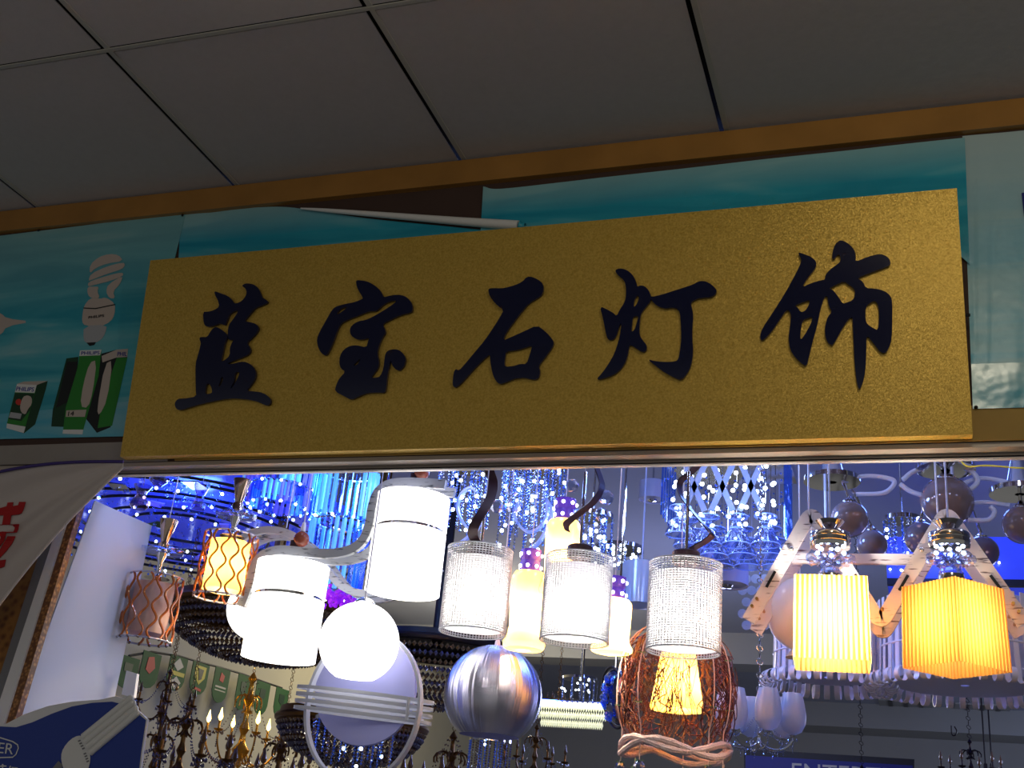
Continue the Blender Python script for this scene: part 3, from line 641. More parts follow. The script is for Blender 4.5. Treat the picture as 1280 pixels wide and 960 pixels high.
# --- curved frame lamp with two drums
DX = V((0, 1, 0))
def drum(root, ptop, pbot, wpx, y, name='drum_shade'):
    x, a, b = axis_lamp(ptop, pbot, y); R = wpx/2*S(*ptop, y); h = a-b; g1 = a-h*.36
    m = MB(); m.lathe([(R, b), (R, g1-.004), (R*.93, g1-.004)], (x, y, 0), 40); m.lathe([(R*.93, g1+.004), (R, g1+.004), (R, a), (R*.2, a)], (x, y, 0), 40)
    o = m.build(name, 'lit_white', root, True)
    m = MB(); m.lathe([(R*.95, g1-.005), (R*.95, g1+.005)], (x, y, 0), 40); m.build('chrome_band', 'chrome', o, True)
    m = MB(); m.lathe([(R*.3, a), (R*.3, a+.02), (R*.26, a+.024)], (x, y, 0), 20, True); m.build('cap', 'chrome', root, True)
    return x, a, b, R
Y = .30
fl = thing('ceiling_lamp', 'large lamp with an S-shaped white grained frame holding two glowing white drum shades', 'lamp', P(420, 690, Y))
path = [(557, 606), (530, 604), (502, 603.5), (484, 607), (472, 617), (466, 634), (463, 652), (458, 668), (450, 680), (437, 688), (418, 692), (398, 692), (375, 690), (352, 688), (336, 691), (325, 698), (318, 711), (313, 728), (308, 743), (302, 758)]
pp = spline([P(a, b, Y-.03) for a, b in path], 4); s = S(420, 690, Y)
m = MB(); m.band(pp, .012, s*11.5, DX); m.build('frame_front', 'white_grain', fl, True)
m = MB(); m.band([q+V((0, .06, 0)) for q in pp], .012, s*11.5, DX); m.build('frame_rear', 'white_grain', fl, True)
d1 = drum(fl, (519, 622), (501, 741), 91, Y+.01); d2 = drum(fl, (364, 706), (351, 824), 90, Y+.01)
for a, b in ((377, 674), (527, 590)):
    m = MB(); q = P(a, b, Y-.0); m.sphere(q, s*10, 20, 12); m.build('wooden_ball', 'wood_ball', fl, True)
    m = MB(); m.lathe([(s*3.2, 0), (s*3, s*7), (s*2, s*12)], (q.x, q.y, q.z+s*10), 12, True); m.build('cord_grip', 'white', fl, True)
    m = MB(); cord(m, q.x, q.y, q.z+s*20, r=.0018); m.build('cord', 'cord', fl)
for (x, a, b, R) in (d1, d2): 
    m = MB(); m.lathe([(R*.14, a), (R*.14, a+.055)], (x, Y, 0), 12, True); m.build('stem', 'dark_brown', fl)
# second lamp of the kind, higher behind
Y2 = .46
f2 = thing('ceiling_lamp', 'second white grained curved frame lamp with one glowing globe, partly hidden behind the two drums', 'lamp', P(400, 700, Y2))
path = [(286, 700), (296, 680), (312, 668), (335, 662.5), (358, 666), (378, 677), (398, 697), (412, 716), (428, 733), (452, 742), (485, 738), (515, 725), (540, 702)]
pp = spline([P(a, b, Y2) for a, b in path], 4); s = S(400, 700, Y2)
for q, nm in ((0, 'frame_front'), (.06, 'frame_rear')):
    m = MB(); m.band([v+V((0, q, 0)) for v in pp], .012, s*9, DX); m.build(nm, 'white_grain', f2, True)
m = MB(); q = P(322, 762, Y2); m.sphere(q, s*38, 32, 20); m.build('globe', 'lit_white', f2, True)
m = MB(); cord(m, P(358, 660, Y2).x, Y2, P(358, 660, Y2).z); cord(m, P(500, 728, Y2).x, Y2+.03, P(500, 728, Y2).z); m.build('cord', 'cord', f2)

# --- globe lamp with disc, ring and bars
Y = .20
x, a, b = axis_lamp((450, 752), (449, 853), Y); s = S(450, 802, Y); R = 50*s; q = P(449, 803, Y); q.z += .0
ml = thing('pendant_lamp', 'glowing white globe lamp with a lavender disc, hanging ring and four stacked oval loops', 'lamp', q)
m = MB(); m.sphere(q, R, 36, 24, z0=-.87, z1=.97); m.lathe([(R*.49, -R*.87), (1e-4, -R*.87)], q, 36); m.build('globe', 'lit_white', ml, True)
m = MB(); m.lathe([(s*12, R*.95), (s*13, R*1.0), (s*10, R*1.07), (s*5, R*1.12)], q, 20, True); m.build('cap', 'chrome', ml, True)
m = MB(); cord(m, q.x, q.y, q.z+R*1.1); m.build('cord', 'cord', ml)
dc = P(457, 862, Y+.09); s2 = S(457, 862, Y+.09)
nrm = V((.05, -1, -.06)).normalized()
m = MB(); m.lathe([(1e-5, -.006), (67*s2, -.006), (68*s2, 0), (67*s2, .006), (1e-5, .006)], dc, 56, False, nrm); m.build('disc', 'lavender', ml, True)
rc = P(454, 882, Y+.03); s3 = S(454, 882, Y+.03)
pts = [rc+V((74*s3*math.cos(t), .012*math.cos(t), 92*s3*math.sin(t))) for t in [2*PI*i/64 for i in range(64)]]
m = MB(); m.band(pts, .018, .006, DX, True); m.build('ring', 'white_matte', ml, True)
for k in range(4):
    c0 = P(456.5-k*1.3, 868.5+k*8.6, Y+.045); rz = .22
    pts = [c0+V((math.cos(rz)*88*s3*math.cos(t)-math.sin(rz)*.035*math.sin(t), math.sin(rz)*88*s3*math.cos(t)+math.cos(rz)*.035*math.sin(t), -.006*math.cos(t))) for t in [2*PI*i/60 for i in range(60)]]
    m = MB(); m.band(pts, s3*4.2, .004, (0, 0, 1), True); m.build('oval_loop', 'white_matte', ml, True)
for a_ in ((386, 856, 384, 889), (511, 872, 508, 901)):
    m = MB(); p1, p2 = P(a_[0], a_[1], Y+.02), P(a_[2], a_[3], Y+.02); m.tube([p1, p2], .004, 8); m.build('post', 'white_matte', ml, True)

# --- three mesh cylinder pendants
def mesh_pendant(ptop, pbot, w, cap, rod, y, ribbon, gems, label, edge=False, cw=33):
    x, zt, zb = axis_lamp(ptop, pbot, y); s = S(*ptop, y); R = w/2*s
    root = thing('pendant_lamp', label, 'lamp', (x, y, zt), 'three woven white cylinder pendants')
    m = MB(); nV, nH = 66, 36
    for i in range(nV):
        t = 2*PI*i/nV; m.tube([(x+R*math.cos(t), y+R*math.sin(t), zt), (x+R*math.cos(t), y+R*math.sin(t), zb)], .0010, 4)
    for j in range(nH+1):
        z = zt+(zb-zt)*j/nH; m.torus((x, y, z), R, .0010 if 0 < j < nH else .002, 44, 4)
    m.build('woven_shade', 'white', root)
    m = MB(); m.lathe([(R*.95, zb+.010), (R*.95, zt-.024)], (x, y, 0), 36); m.lathe([(R*.95, zb+.010), (R*.3, zb+.014)], (x, y, 0), 36); m.build('liner', 'liner', root, True)
    m = MB(); zc = P(*cap, y).z; m.lathe([(cw/2*s*.96, zc-.018), (cw/2*s, zc-.014), (cw/2*s, zc+.006), (cw/2*s*.9, zc+.009), (.004, zc+.01)], (x, y, 0), 28, True); m.build('cap', 'dark_brown', root, True)
    m = MB(); m.tube([(x, y, zc), (x, y, P(*rod, y).z)], .0035, 10); m.build('rod', 'chrome', root, True)
    m = MB(); cord(m, x, y, P(*rod, y).z, r=.0015); m.build('cord', 'cord', root)
    if ribbon:
        pts = spline([P(a, b, y+dy) for a, b, dy in ribbon], 6)
        m = MB(); m.band(pts, 13*s if not edge else 13*s, .0022, (1, .25, 0) if not edge else (.35, 1, 0)); m.build('ribbon_strap', 'dark_brown', root, True)
    for (a, b, r_) in gems:
        m = MB(); q = P(a, b, y+.03); m.gem(q, r_*s, 10); m.build('crystal_ball', 'crystal', root)
    lamp('bulb_light', (x, y, zb+(zt-zb)*.36), 4.6, (255, 248, 240), .022, root)
    m = MB(); m.sphere((x, y, zb+(zt-zb)*.36), .017, 12, 8); m.build('bulb', 'lit_white', root, True)
Y = .24
mesh_pendant((599, 688), (592, 791), 81, (600, 686), (601, 641), Y, [(608, 560, 0), (611, 585, 0), (616, 603, .01), (613, 622, .0), (603, 640, -.02), (594, 655, -.03), (591, 668, -.02), (597, 681, 0)], [(640, 612, 9), (642, 632, 10), (621, 633, 9)], 'woven white cylinder pendant, leftmost of the three in a row, hanging from a dark strap')
mesh_pendant((723, 698), (719, 802), 84, (727, 688), (731, 590), Y-.02, [(742, 575, .02), (750, 596, .03), (752, 610, .02), (741, 628, .0), (722, 643, -.02), (708, 655, -.03), (709, 664, -.01)], [(758, 622, 10), (753, 643, 9.5), (715, 607, 9)], 'woven white cylinder pendant, middle one of the three in a row', edge=True, cw=33)
mesh_pendant((858, 706), (853, 815), 90, (862, 695), (861, 590), Y-.04, [(879, 575, .0), (862, 592, .02), (850, 603, .03), (851, 618, .02), (866, 640, .0), (886, 663, -.01), (888, 672, .0), (864, 687, .0)], [], 'woven white cylinder pendant, rightmost of the three, above the twig nest lamp', edge=True, cw=35)

# --- amber opal vase pendants
def vase_pendant(ptop, pbot, wt, wb, y, label, colr):
    x, zt, zb = axis_lamp(ptop, pbot, y); s = S(*ptop, y); h = zt-zb; a, b = wt/2*s, wb/2*s
    root = thing('pendant_lamp', label, 'lamp', (x, y, zt), 'amber glass vase pendants with purple collars')
    m = MB(); m.lathe([(a*.5, zt+.002), (a*.85, zt), (a, zt-h*.06), (a*1.03, zt-h*.15), (a*.98, zt-h*.5), (a*.93, zt-h*.72), (a*1.0, zt-h*.82), (b, zt-h*.92), (b*.98, zt-h*.97), (b*.88, zb)], (x, y, 0), 32); m.build('glass_shade', 'vase', root, True)
    hc = 30*s; m = MB(); m.lathe([(a*.62, zt), (a*.62, zt+hc*.42), (a*.58, zt+hc*.46), (a*.58, zt+hc*.5), (a*.62, zt+hc*.54), (a*.62, zt+hc*.95), (a*.3, zt+hc)], (x, y, 0), 24, True); m.build('collar', 'collar_purple', root, True)
    for j in (.22, .74):
        for i in range(7):
            t = 2*PI*i/7+.3; m = MB(); m.sphere((x+a*.64*math.cos(t), y+a*.64*math.sin(t), zt+hc*j), .0042, 10, 6); m.build('led_stud', 'led_white', root, True)
    m = MB(); cord(m, x, y, zt+hc); m.build('cord', 'cord', root)
    lamp('bulb_light', (x, y, zb+h*.42), colr, (255, 236, 205), .012, root)
Y = .37
vase_pendant((661, 716), (655, 812), 42, 52, Y, 'amber glass vase pendant hanging between the left and middle woven cylinders', 5)
vase_pendant((704, 652), (700, 745), 43, 52, Y, 'amber glass vase pendant, highest one, hanging above the middle woven cylinder', 5)
vase_pendant((768, 750), (764, 816), 44, 52, Y, 'amber glass vase pendant showing between the middle and right woven cylinders', 5)

# --- brushed metal ball
Y = .45
q = P(616, 869, Y); s = S(616, 869, Y); R = 61.5*s
bp_ = thing('pendant_lamp', 'brushed metal ball pendant with vertical light streaks and an open bottom', 'lamp', q)
m = MB(); m.sphere(q, R, 64, 32, z0=-.80, z1=.999); o = m.build('ball_shade', 'brushed', bp_, True); 
m = MB(); m.lathe([(R*.60, -R*.80), (R*.595, -R*.78), (R*.55, -R*.60), (R*.3, -R*.55), (.001, -R*.54)], q, 48); m.build('inner_dish', 'lavender', bp_, True)
m = MB(); m.lathe([(s*4, R*.985), (s*3.4, R*1.08), (s*1.6, R*1.16)], q, 14, True); m.build('grip', 'cord', bp_, True)
m = MB(); cord(m, q.x, q.y, q.z+R*1.1); m.build('cord', 'cord', bp_)

# --- twig nest lamp
Y = .45
q = P(846, 866, Y); s = S(846, 866, Y); Rx, Rz = 71*s, 78*s
nl = thing('pendant_lamp', 'brown twig nest lamp with cream rope rim and hanging crystals around a glowing cone', 'lamp', q)
x, zt_, zb_ = axis_lamp((848, 812), (846, 888), Y-.0)
m = MB(); m.lathe([(33.5*s, zb_), (21*s, zt_)], (x, Y, 0), 36); m.lathe([(33*s, zb_), (5*s, zb_+.004)], (x, Y, 0), 36); m.build('cone_shade', 'nest_shade', nl, True)
lamp('bulb_light', (x, Y, zb_+.05), 3.0, (255, 220, 160), .012, nl)
def nestp(th, ph, k=1.0): cph = abs(math.cos(ph))**.55; return q+V((Rx*k*math.cos(th)*cph, Rx*k*math.sin(th)*cph, Rz*k*math.sin(ph)))
rn = random.Random(4); tw = []
for i in range(620):
    m_ = []; th = rn.random()*2*PI; ph = rn.uniform(-.75, 1.2); dth = rn.uniform(-.5, .5); dph = rn.uniform(-1, 1)*1.0; kk = rn.uniform(.9, 1.05)
    front = -math.sin(th)
    if front > .72 and abs(ph) < .75 and rn.random() < .9: continue
    if rn.random() < max(0, front-.2)*.5: continue
    for k in range(9):
        u = k/8; p_ = max(-.85, min(1.3, ph+dph*(u-.5))); m_.append(nestp(th+dth*(u-.5)+.12*math.sin(u*5+i), p_, kk+.03*math.sin(u*4+i)))
    tw.append(m_)
for b_ in range(6):
    m = MB()
    for t_ in tw[b_::6]: m.tube(t_, .0012, 4)
    o = m.build('twig_bundle', 'twig', nl)
m = MB()
for i in range(34):
    th = -PI/2+rn.uniform(-.45, .45); ph = rn.uniform(-.5, .3); m.tube([nestp(th+rn.uniform(-.5, .5)*(u/6-.5)*1.4, ph+1.0*(u/6-.5)*rn.choice((-1, 1)), .98) for u in range(7)], .0007, 4)
o = m.build('twig_bundle', 'twig', nl)
zr = P(846, 940, Y).z
for sgn, nm in ((1, 0), (-1, 1)):
    pts = []
    for i in range(48):
        t = 2*PI*i/48; pts.append(V((q.x+Rx*.93*math.cos(t), q.y+Rx*.93*math.sin(t), zr+.013*math.sin(3*t+nm*1.6+.6)+.004*nm)))
    m = MB(); vs = []
    m.tube(pts, .0072, 8, True, taper=[.0065+.0012*(i % 2) for i in range(48)]); m.build('rope_rim', 'rope', nl)
for i, th in enumerate((-2.75, -2.05, -.75, -.35, .6, 1.6, 2.6)):
    pts = [nestp(th, 1.2-1.85*u/10, 1.06)+V((0, 0, 0)) for u in range(11)]; end = V((pts[-1].x, pts[-1].y, zr-.032)); pts.append(end)
    m = MB(); m.tube(pts, .0013, 5); o = m.build('cream_cord', 'bead_cord', nl, True)
    m = MB(); m.gem(end+V((0, 0, -.012)), .0125, 10); m.build('crystal_ball', 'crystal', nl)
    for u in (4, 8, 11):
        c0 = pts[u]; m = MB()
        for a in range(5):
            t = a*2*PI/5+i; d = V((math.cos(t), math.sin(t), .15))*.011; sd = V((-math.sin(t), math.cos(t), 0))*.0022
            m.add([c0, c0+d*.5+sd, c0+d, c0+d*.5-sd, c0+d*.5+V((0, 0, .001))], [(0, 1, 4), (1, 2, 4), (2, 3, 4), (3, 0, 4), (0, 3, 2, 1)])
        m.build('leaf_sprig', 'leaf', nl)
m = MB(); cord(m, q.x, q.y, q.z+Rz); m.build('cord', 'cord', nl)

# --- zigzag wooden lamp with two ribbed amber shades
Y = .27
zg = thing('ceiling_lamp', 'zigzag pale wood frame lamp with two ribbed square amber shades', 'lamp', P(1100, 690, Y))
pts = [(936, 776), (1014, 640), (1101, 780), (1183, 640), (1281, 780)]
def zig(pts, y, w):
    """mitred zigzag board with round bends"""
    P3 = [P(a, b, y) for a, b in pts]; out = []
    for i in range(len(P3)):
        if i in (0, len(P3)-1): out.append(P3[i]); continue
        a = (P3[i-1]-P3[i]).normalized(); b = (P3[i+1]-P3[i]).normalized()
        for k in range(7):
            t = k/6; c0 = P3[i]+a*w*.55*(1-t)**2+b*w*.55*t**2; out.append(c0)
    return out
s = S(1100, 700, Y)
for y, dz, nm in ((Y, 0, 'front_board'), (Y+.11, 0, 'rear_board')):
    o0 = zig(pts, Y, s*22); o0 = [v+V((0, y-Y, 0)) for v in o0]
    m = MB(); m.band(o0, .008, s*17.5, DX); m.build(nm, 'zig_wood', zg)
a, b = P(990, 699, Y+.055), P(1150, 699, Y+.055)
m = MB(); m.box((a+b)/2, (b.x-a.x, .012, s*13)); m.build('cross_bar', 'zig_wood', zg)
for a_ in ((947, 750), (941, 759), (1103, 763), (1266, 756), (1273, 766)):
    m = MB(); c0 = P(*a_, Y); m.cyl((c0.x, Y+.05, c0.z), .0033, .13, 10, (0, 1, 0)); m.build('pin', 'brass', zg, True)
for a_ in ((989, 686), (1152, 687)):
    m = MB(); m.sphere(P(*a_, Y-.006), .0055, 12, 8); m.build('screw', 'chrome', zg, True)
for (a1, b1), (a2, b2) in (((969, 714), (958, 734)), ((1135, 719), (1124, 738)), ((1068, 718), (1076, 730)), ((1238, 719), (1253, 739))):
    m = MB(); m.band([P(a1, b1, Y-.0055), P(a2, b2, Y-.0055)], .002, s*3.4, DX); m.build('slot', 'black', zg)
def amber_head(ax, top, y, wpx, rz, topz, botz, halfpx):
    x = P(ax, 700, y).x; s = S(ax, 700, y)
    z = lambda py: P(ax, py, y).z
    m = MB(); m.lathe([(s*18, z(652)), (s*17, z(654)), (s*6, z(666)), (s*5, z(668))], (x, y, 0), 28, True); m.build('chrome_cone', 'chrome', zg, True)
    m = MB(); m.lathe([(s*24, z(667)), (s*25, z(669)), (s*25, z(673)), (s*24, z(674)), (s*25, z(675)), (s*25, z(679)), (s*24, z(680)), (s*25, z(681)), (s*24, z(685)), (s*8, z(686))], (x, y, 0), 36, True); cc = m.build('ring_cap', 'chrome', zg, True)
    for i in range(5):
        t = 2*PI*i/5+.3; m = MB(); m.sphere((x+s*17*math.cos(t), y+s*17*math.sin(t), z(690)), s*3, 10, 6); m.build('led_bulb', 'led', cc, True)
    m = MB()
    for i in range(9):
        t = 2*PI*i/9; m.lathe([(1e-4, 0), (s*4.5, s*4), (s*6, s*12), (s*4.5, s*20), (s*6.5, s*26), (s*4, s*30), (1e-4, s*31)], (x, y, z(702)), 6, False, (math.cos(t), math.sin(t), .12))
    m.lathe([(s*12, z(703)), (s*17, z(708)), (s*12, z(712)), (s*15, z(716)), (s*14, z(720))], (x, y, 0), 12, True); m.build('crystal_flower', 'crystal', zg)
    m = MB(); m.lathe([(s*15, z(719)), (s*16, z(724)), (s*16, z(731))], (x, y, 0), 24, True); m.build('neck', 'chrome', zg, True)
    h0, h1 = topz, botz; a = halfpx*s; n = 15; loop = []
    cn = [V((-a, -a, 0)), V((a, -a, 0)), V((a, a, 0)), V((-a, a, 0))]
    ribv = []
    for e in range(4):
        p0, p1 = cn[e], cn[(e+1) % 4]; d = (p1-p0).normalized(); nn_ = V((d.y, -d.x, 0))
        for k in range(n*8): loop.append(p0+(p1-p0)*(k/(n*8))+nn_*(.0014*math.sin(k/8*2*PI))); ribv.append(.5-.5*math.sin(k/8*2*PI))
    R_ = Matrix.Rotation(rz, 3, 'Z'); loop = [R_ @ v for v in loop]; L = len(loop)
    m = MB(); vs = [V((x, y, h0))+v for v in loop]+[V((x, y, h1))+v*1.04 for v in loop]
    m.add(vs, [(k*L+i, k*L+(i+1) % L, (k+1)*L+(i+1) % L, (k+1)*L+i) for k in range(1) for i in range(L)]); ob = m.build('ribbed_shade', 'ribbed_amber', zg, True)
    at = ob.data.attributes.new('rib', 'FLOAT', 'POINT')
    for i in range(len(ob.data.vertices)): at.data[i].value = ribv[i % L]
    m = MB(); m.lathe([(a*.3, h0-.002), (a*1.0, h0-.001)], (x, y, 0), 4, False); m.build('shade_holder', 'chrome', zg)
    m = MB(); m.sphere((x, y, (h0+h1)/2), s*9, 14, 10); m.build('bulb', 'lit_warm', zg, True)
    m = MB(); cord(m, x, y, z(652), r=.0018); m.build('cord', 'cord', zg)
    return x
def ribbed():
    m = shell('ribbed_amber', (235, 170, 80), (255, 190, 90), tr=.66, rough=.15, gloss=.08); n, l = m.node_tree.nodes, m.node_tree.links
    at = n.new('ShaderNodeAttribute'); at.attribute_name = 'rib'; mx = n.new('ShaderNodeMixRGB'); mx.inputs['Color1'].default_value = srgb((255, 222, 130)); mx.inputs['Color2'].default_value = srgb((216, 124, 30))
    l.new(at.outputs['Fac'], mx.inputs['Fac'])
    for q in n:
        if q.type == 'BSDF_TRANSLUCENT': l.new(mx.outputs[0], q.inputs[0])
ribbed()
YH = Y-.09
x = amber_head(1038, 0, YH, 84, .06, P(1038, 729, YH).z, P(1041, 832, YH).z, 42); lamp('bulb_light', (x, YH, (P(1038, 729, YH).z+P(1041, 832, YH).z)/2), 13, (255, 246, 228), .024, zg)
x = amber_head(1188, 0, YH, 122, PI/4+.03, P(1189, 735, YH).z, P(1196, 838, YH).z, 42); lamp('bulb_light', (x, YH, (P(1189, 735, YH).z+P(1196, 838, YH).z)/2), 2.5, (255, 236, 180), .024, zg)
m = MB()
for a_ in ((1011, 640), (1172, 640)):
    c0 = P(*a_, Y); cord(m, c0.x, Y, P(a_[0], 655, Y).z, r=.0018)
m.build('cord', 'cord', zg)

# --- ribbed oval lantern
Y = .42
q = P(1000, 765, Y); s = S(1000, 765, Y)
ol = thing('lantern', 'unlit white ribbed oval lantern behind the left amber shade', 'lantern', q)
m = MB(); pr_ = []
for i in range(49):
    t = -PI/2*.93+PI*.93*i/48; pr_.append((41*s*math.cos(t)*(1+.018*(i % 2)), 48*s*math.sin(t)))
m.lathe(pr_, q, 40); m.build('lantern_shade', 'opal', ol, True)
m = MB(); m.lathe([(10*s, -47*s), (13*s, -50*s), (18*s, -57*s)], q, 28); m.build('neck', 'opal', ol, True)
m = MB(); cord(m, q.x, q.y, q.z+47*s); m.build('cord', 'cord', ol)

# --- slat basket lamps
def basket(pc, y, rpx, label, ztop, zmid, zbot, n=34):
    q = P(*pc, y); s = S(*pc, y); R = rpx*s; x = q.x; z = lambda py: P(pc[0], py, y).z
    root = thing('ceiling_lamp', label, 'lamp', (x, y, z(ztop)), 'slatted drum ceiling lamps')
    m = MB(); m.lathe([(R*.88, z(ztop)), (R*.88, z(zmid)), (R*.86, z(zmid)-.003), (.01, z(zmid)-.002)], (x, y, 0), 40); m.build('drum', 'shade_cloth', root, True)
    for i in range(n):
        t = 2*PI*i/n; d = V((math.cos(t), math.sin(t), 0)); c0 = V((x, y, 0)); prof = [(R, z(ztop)), (R*1.0, z((ztop+zbot)/2)), (R*1.02, z(zbot)+.016)]
        h = .017
        for k in range(9): 
            a = PI*1.45*k/8; prof.append((R*1.02+h-h*math.cos(a), z(zbot)+.016-h*math.sin(a)))
        m = MB(); m.band([c0+d*r_+V((0, 0, zz)) for r_, zz in prof], s*7, .0016, V((-d.y, d.x, 0))); m.build('curled_slat', 'opal', root, True)
    m = MB(); m.torus((x, y, z((ztop+zmid)/2+10)), R*1.0, .003, 48, 6); m.build('hoop', 'opal', root, True)
    m = MB(); cord(m, x, y, z(ztop), r=.004); m.build('stem', 'white', root)
basket((1035, 830), 1.0, 66, 'white slatted drum lamp with curled slat ends, left one below the left amber shade', 775, 846, 862)
basket((1205, 835), .95, 102, 'white slatted drum lamp with curled slat ends, wide one at the right edge', 758, 856, 868, 44)

# ------------------------------------------------------------------ crystal lamps, upper band of the window
def ledballs(root, pts, r, m_='led'):
    for p in pts:
        m = MB(); m.sphere(p, r, 8, 5); m.build('led_bulb', m_, root, True)
# square lamp with hanging glass cups
Y = .95
sq = thing('ceiling_lamp', 'square crystal ceiling lamp with rows of hanging glass cups and bluish white lights', 'lamp', P(905, 590, Y))
ca, cb_ = P(832, 575, Y), P(975, 575, Y); s = S(905, 620, Y); W_ = 148*s; cx = (ca.x+cb_.x)/2; zt_ = P(905, 560, Y).z; cy = Y+W_/2
m = MB(); m.box((cx, cy, zt_+.02), (W_*1.06, W_*1.06, .03)); m.build('base_plate', 'chrome', sq); m = MB(); m.cyl((cx, cy, (zt_+HC+.08)/2), .05, max(.01, HC+.06-zt_), 20); m.build('ceiling_mount', 'chrome', sq)
cp = MB(); cuph = .10; R = .042
def cup(c0, h=.085, R=.04):
    m = MB(); m.lathe([(R*.2, 0), (R*.75, -.002), (R*.8, -h*.08), (R*.3, -h*.22), (R*.5, -h*.5), (R*.8, -h*.7), (R, -h*.92), (R*.97, -h), (R*.86, -h*.96), (R*.4, -h*.6), (R*.1, -h*.4)], c0, 14); return m
for j in range(3):
    for i in range(4):
        c0 = V((cx+W_*(-.36+.24*i), Y+.03+j*W_*.36, P(905, 638 + (6 if i > 0 else -6), Y+.03).z)); o = cup(c0).build('glass_cup', 'crystal', sq, True); [MB().torus(c0+V((0, 0, z_)), r_, .0015, 20, 5).build('rim', 'acrylic_pale', o) for z_, r_ in ((-.083, .039), (-.004, .030), (-.04, .02))]  # pale glowing rings paint the bright outlines of the glass
        m = MB(); m.tube([c0, V((c0.x, c0.y, zt_))], .0012, 5); m.build('wire', 'chrome', o)
pts = []
for i in range(4):
    for k in range(15):
        t = k*1.3+i; pts.append((cx+W_*(-.36+.24*i)+.024*math.sin(t), Y+.03+.02*math.cos(t)+(k % 2)*.02, P(905, 582+k*4.9, Y).z))
ledballs(sq, pts, .0062)
for i in range(3):
    for k in (-1, 1):
        a = V((cx+W_*(-.24+.24*i)-k*.03, Y+.02, P(905, 575, Y).z)); b = V((cx+W_*(-.24+.24*i)+k*.03, Y+.02, P(905, 636, Y).z)); m = MB(); m.band([a, b], .004, .016, DX); m.build('crossed_strip', 'grey', sq)
for i in range(12):
    t = i//6; m = MB(); xx = cx+(W_*.52)*(1 if t else -1); yy = Y+.02+(i % 6)*.035; m.tube([(xx, yy, zt_), (xx, yy, P(905, 668 if t else 640, Y).z)], .0035, 6); m.build('glass_rod', 'crystal_blue', sq)
for i in range(26):
    pass
m = MB()
for i in range(150): m.octa((cx+random.uniform(-.5, .5)*W_, Y+.02+random.random()*W_*.8, P(905, random.uniform(580, 662), Y).z), random.uniform(.003, .006))
o = m.build('crystal_drops', 'crystal_blue', sq); o['kind'] = 'stuff'

# disc lamp, upper left: blue lit plate with arcs of lights and beads
Y = 1.45
dc = P(235, 655, Y)
dl = thing('ceiling_lamp', 'round blue lit crystal ceiling lamp with dark arcs and star-like lights, above the pale panel', 'lamp', dc)
m = MB(); m.lathe([(.001, .02), (.72, .02), (.72, 0), (.001, 0)], dc, 64); m.build('lit_plate', 'plate_blue', dl, True); m = MB(); m.cyl((dc.x, dc.y, (dc.z+.02+HC+.07)/2), .2, HC+.05-dc.z, 24); m.build('ceiling_mount', 'white', dl, True)
for k, rr in enumerate((.2, .3, .4, .5, .62, .71)):
    m = MB(); m.torus(dc+V((0, 0, -.02-.008*(k % 2))), rr, .0055, 72, 6); m.build('ring', 'black', dl, True)
rn = random.Random(11)
pts = []
for k, rr in enumerate((.25, .35, .45, .56, .66)):
    for i in range(18):
        t = 2*PI*i/18+rn.random()*.25; pts.append(dc+V((rr*math.cos(t), rr*math.sin(t), -.03-rn.random()*.02)))
ledballs(dl, pts, .0055)
m = MB(); m2 = MB()
for i in range(1500):
    t = rn.random()*2*PI; rr = .72*math.sqrt(rn.random()); (m if i % 2 else m2).octa(dc+V((rr*math.cos(t), rr*math.sin(t), -.012-rn.random()*.06)), rn.uniform(.003, .007))
o = m.build('crystal_drops', 'crystal_blue', dl); o['kind'] = 'stuff'; o = m2.build('facet_drops', 'crystal', dl); o['kind'] = 'stuff'
for i in range(16):
    t = rn.random()*2*PI; rr = .65*math.sqrt(rn.random()); m = MB(); m.box(dc+V((rr*math.cos(t), rr*math.sin(t), -.03)), (.08, .06, .004), rn.random()*3); m.build('mirror_tile', 'rod_purple' if i % 2 else 'chrome', dl)
# shell coloured tassel ornaments
def ornament(pt, pb, w, y, label):
    x, a, b = axis_lamp(pt, pb, y); s = S(*pt, y); R = w/2*s; rn = random.Random(int(pt[0]))
    root = thing('glass_ornament', label, 'ornament', (x, y, b), 'frosted glass ornaments')
    m = MB(); n = 16; prof = []
    for i in range(9): u = i/8; prof.append((R*(.75+.25*math.sin(u*7+pt[0]))*(1 if u < 1 else .85), a+(b-a)*u))
    m.lathe(prof, (x, y, 0), n); m.build('glass_body', 'tassel_glass', root)
    m = MB(); cord(m, x, y, a, r=.001); m.build('cord', 'cord', root)
glass('tassel_glass', (210, 185, 195), .4, .15)
ornament((178, 607), (174, 636), 24, .7, 'pinkish glass ornament hanging left of the cream one under the blue lamp')
ornament((199, 592), (198, 608), 24, .72, 'cream glass ornament cut off by the window head at the left')
ornament((252, 603), (249, 636), 20, .7, 'gold speckled glass ornament left of the chrome cone of the lit amber lamp')

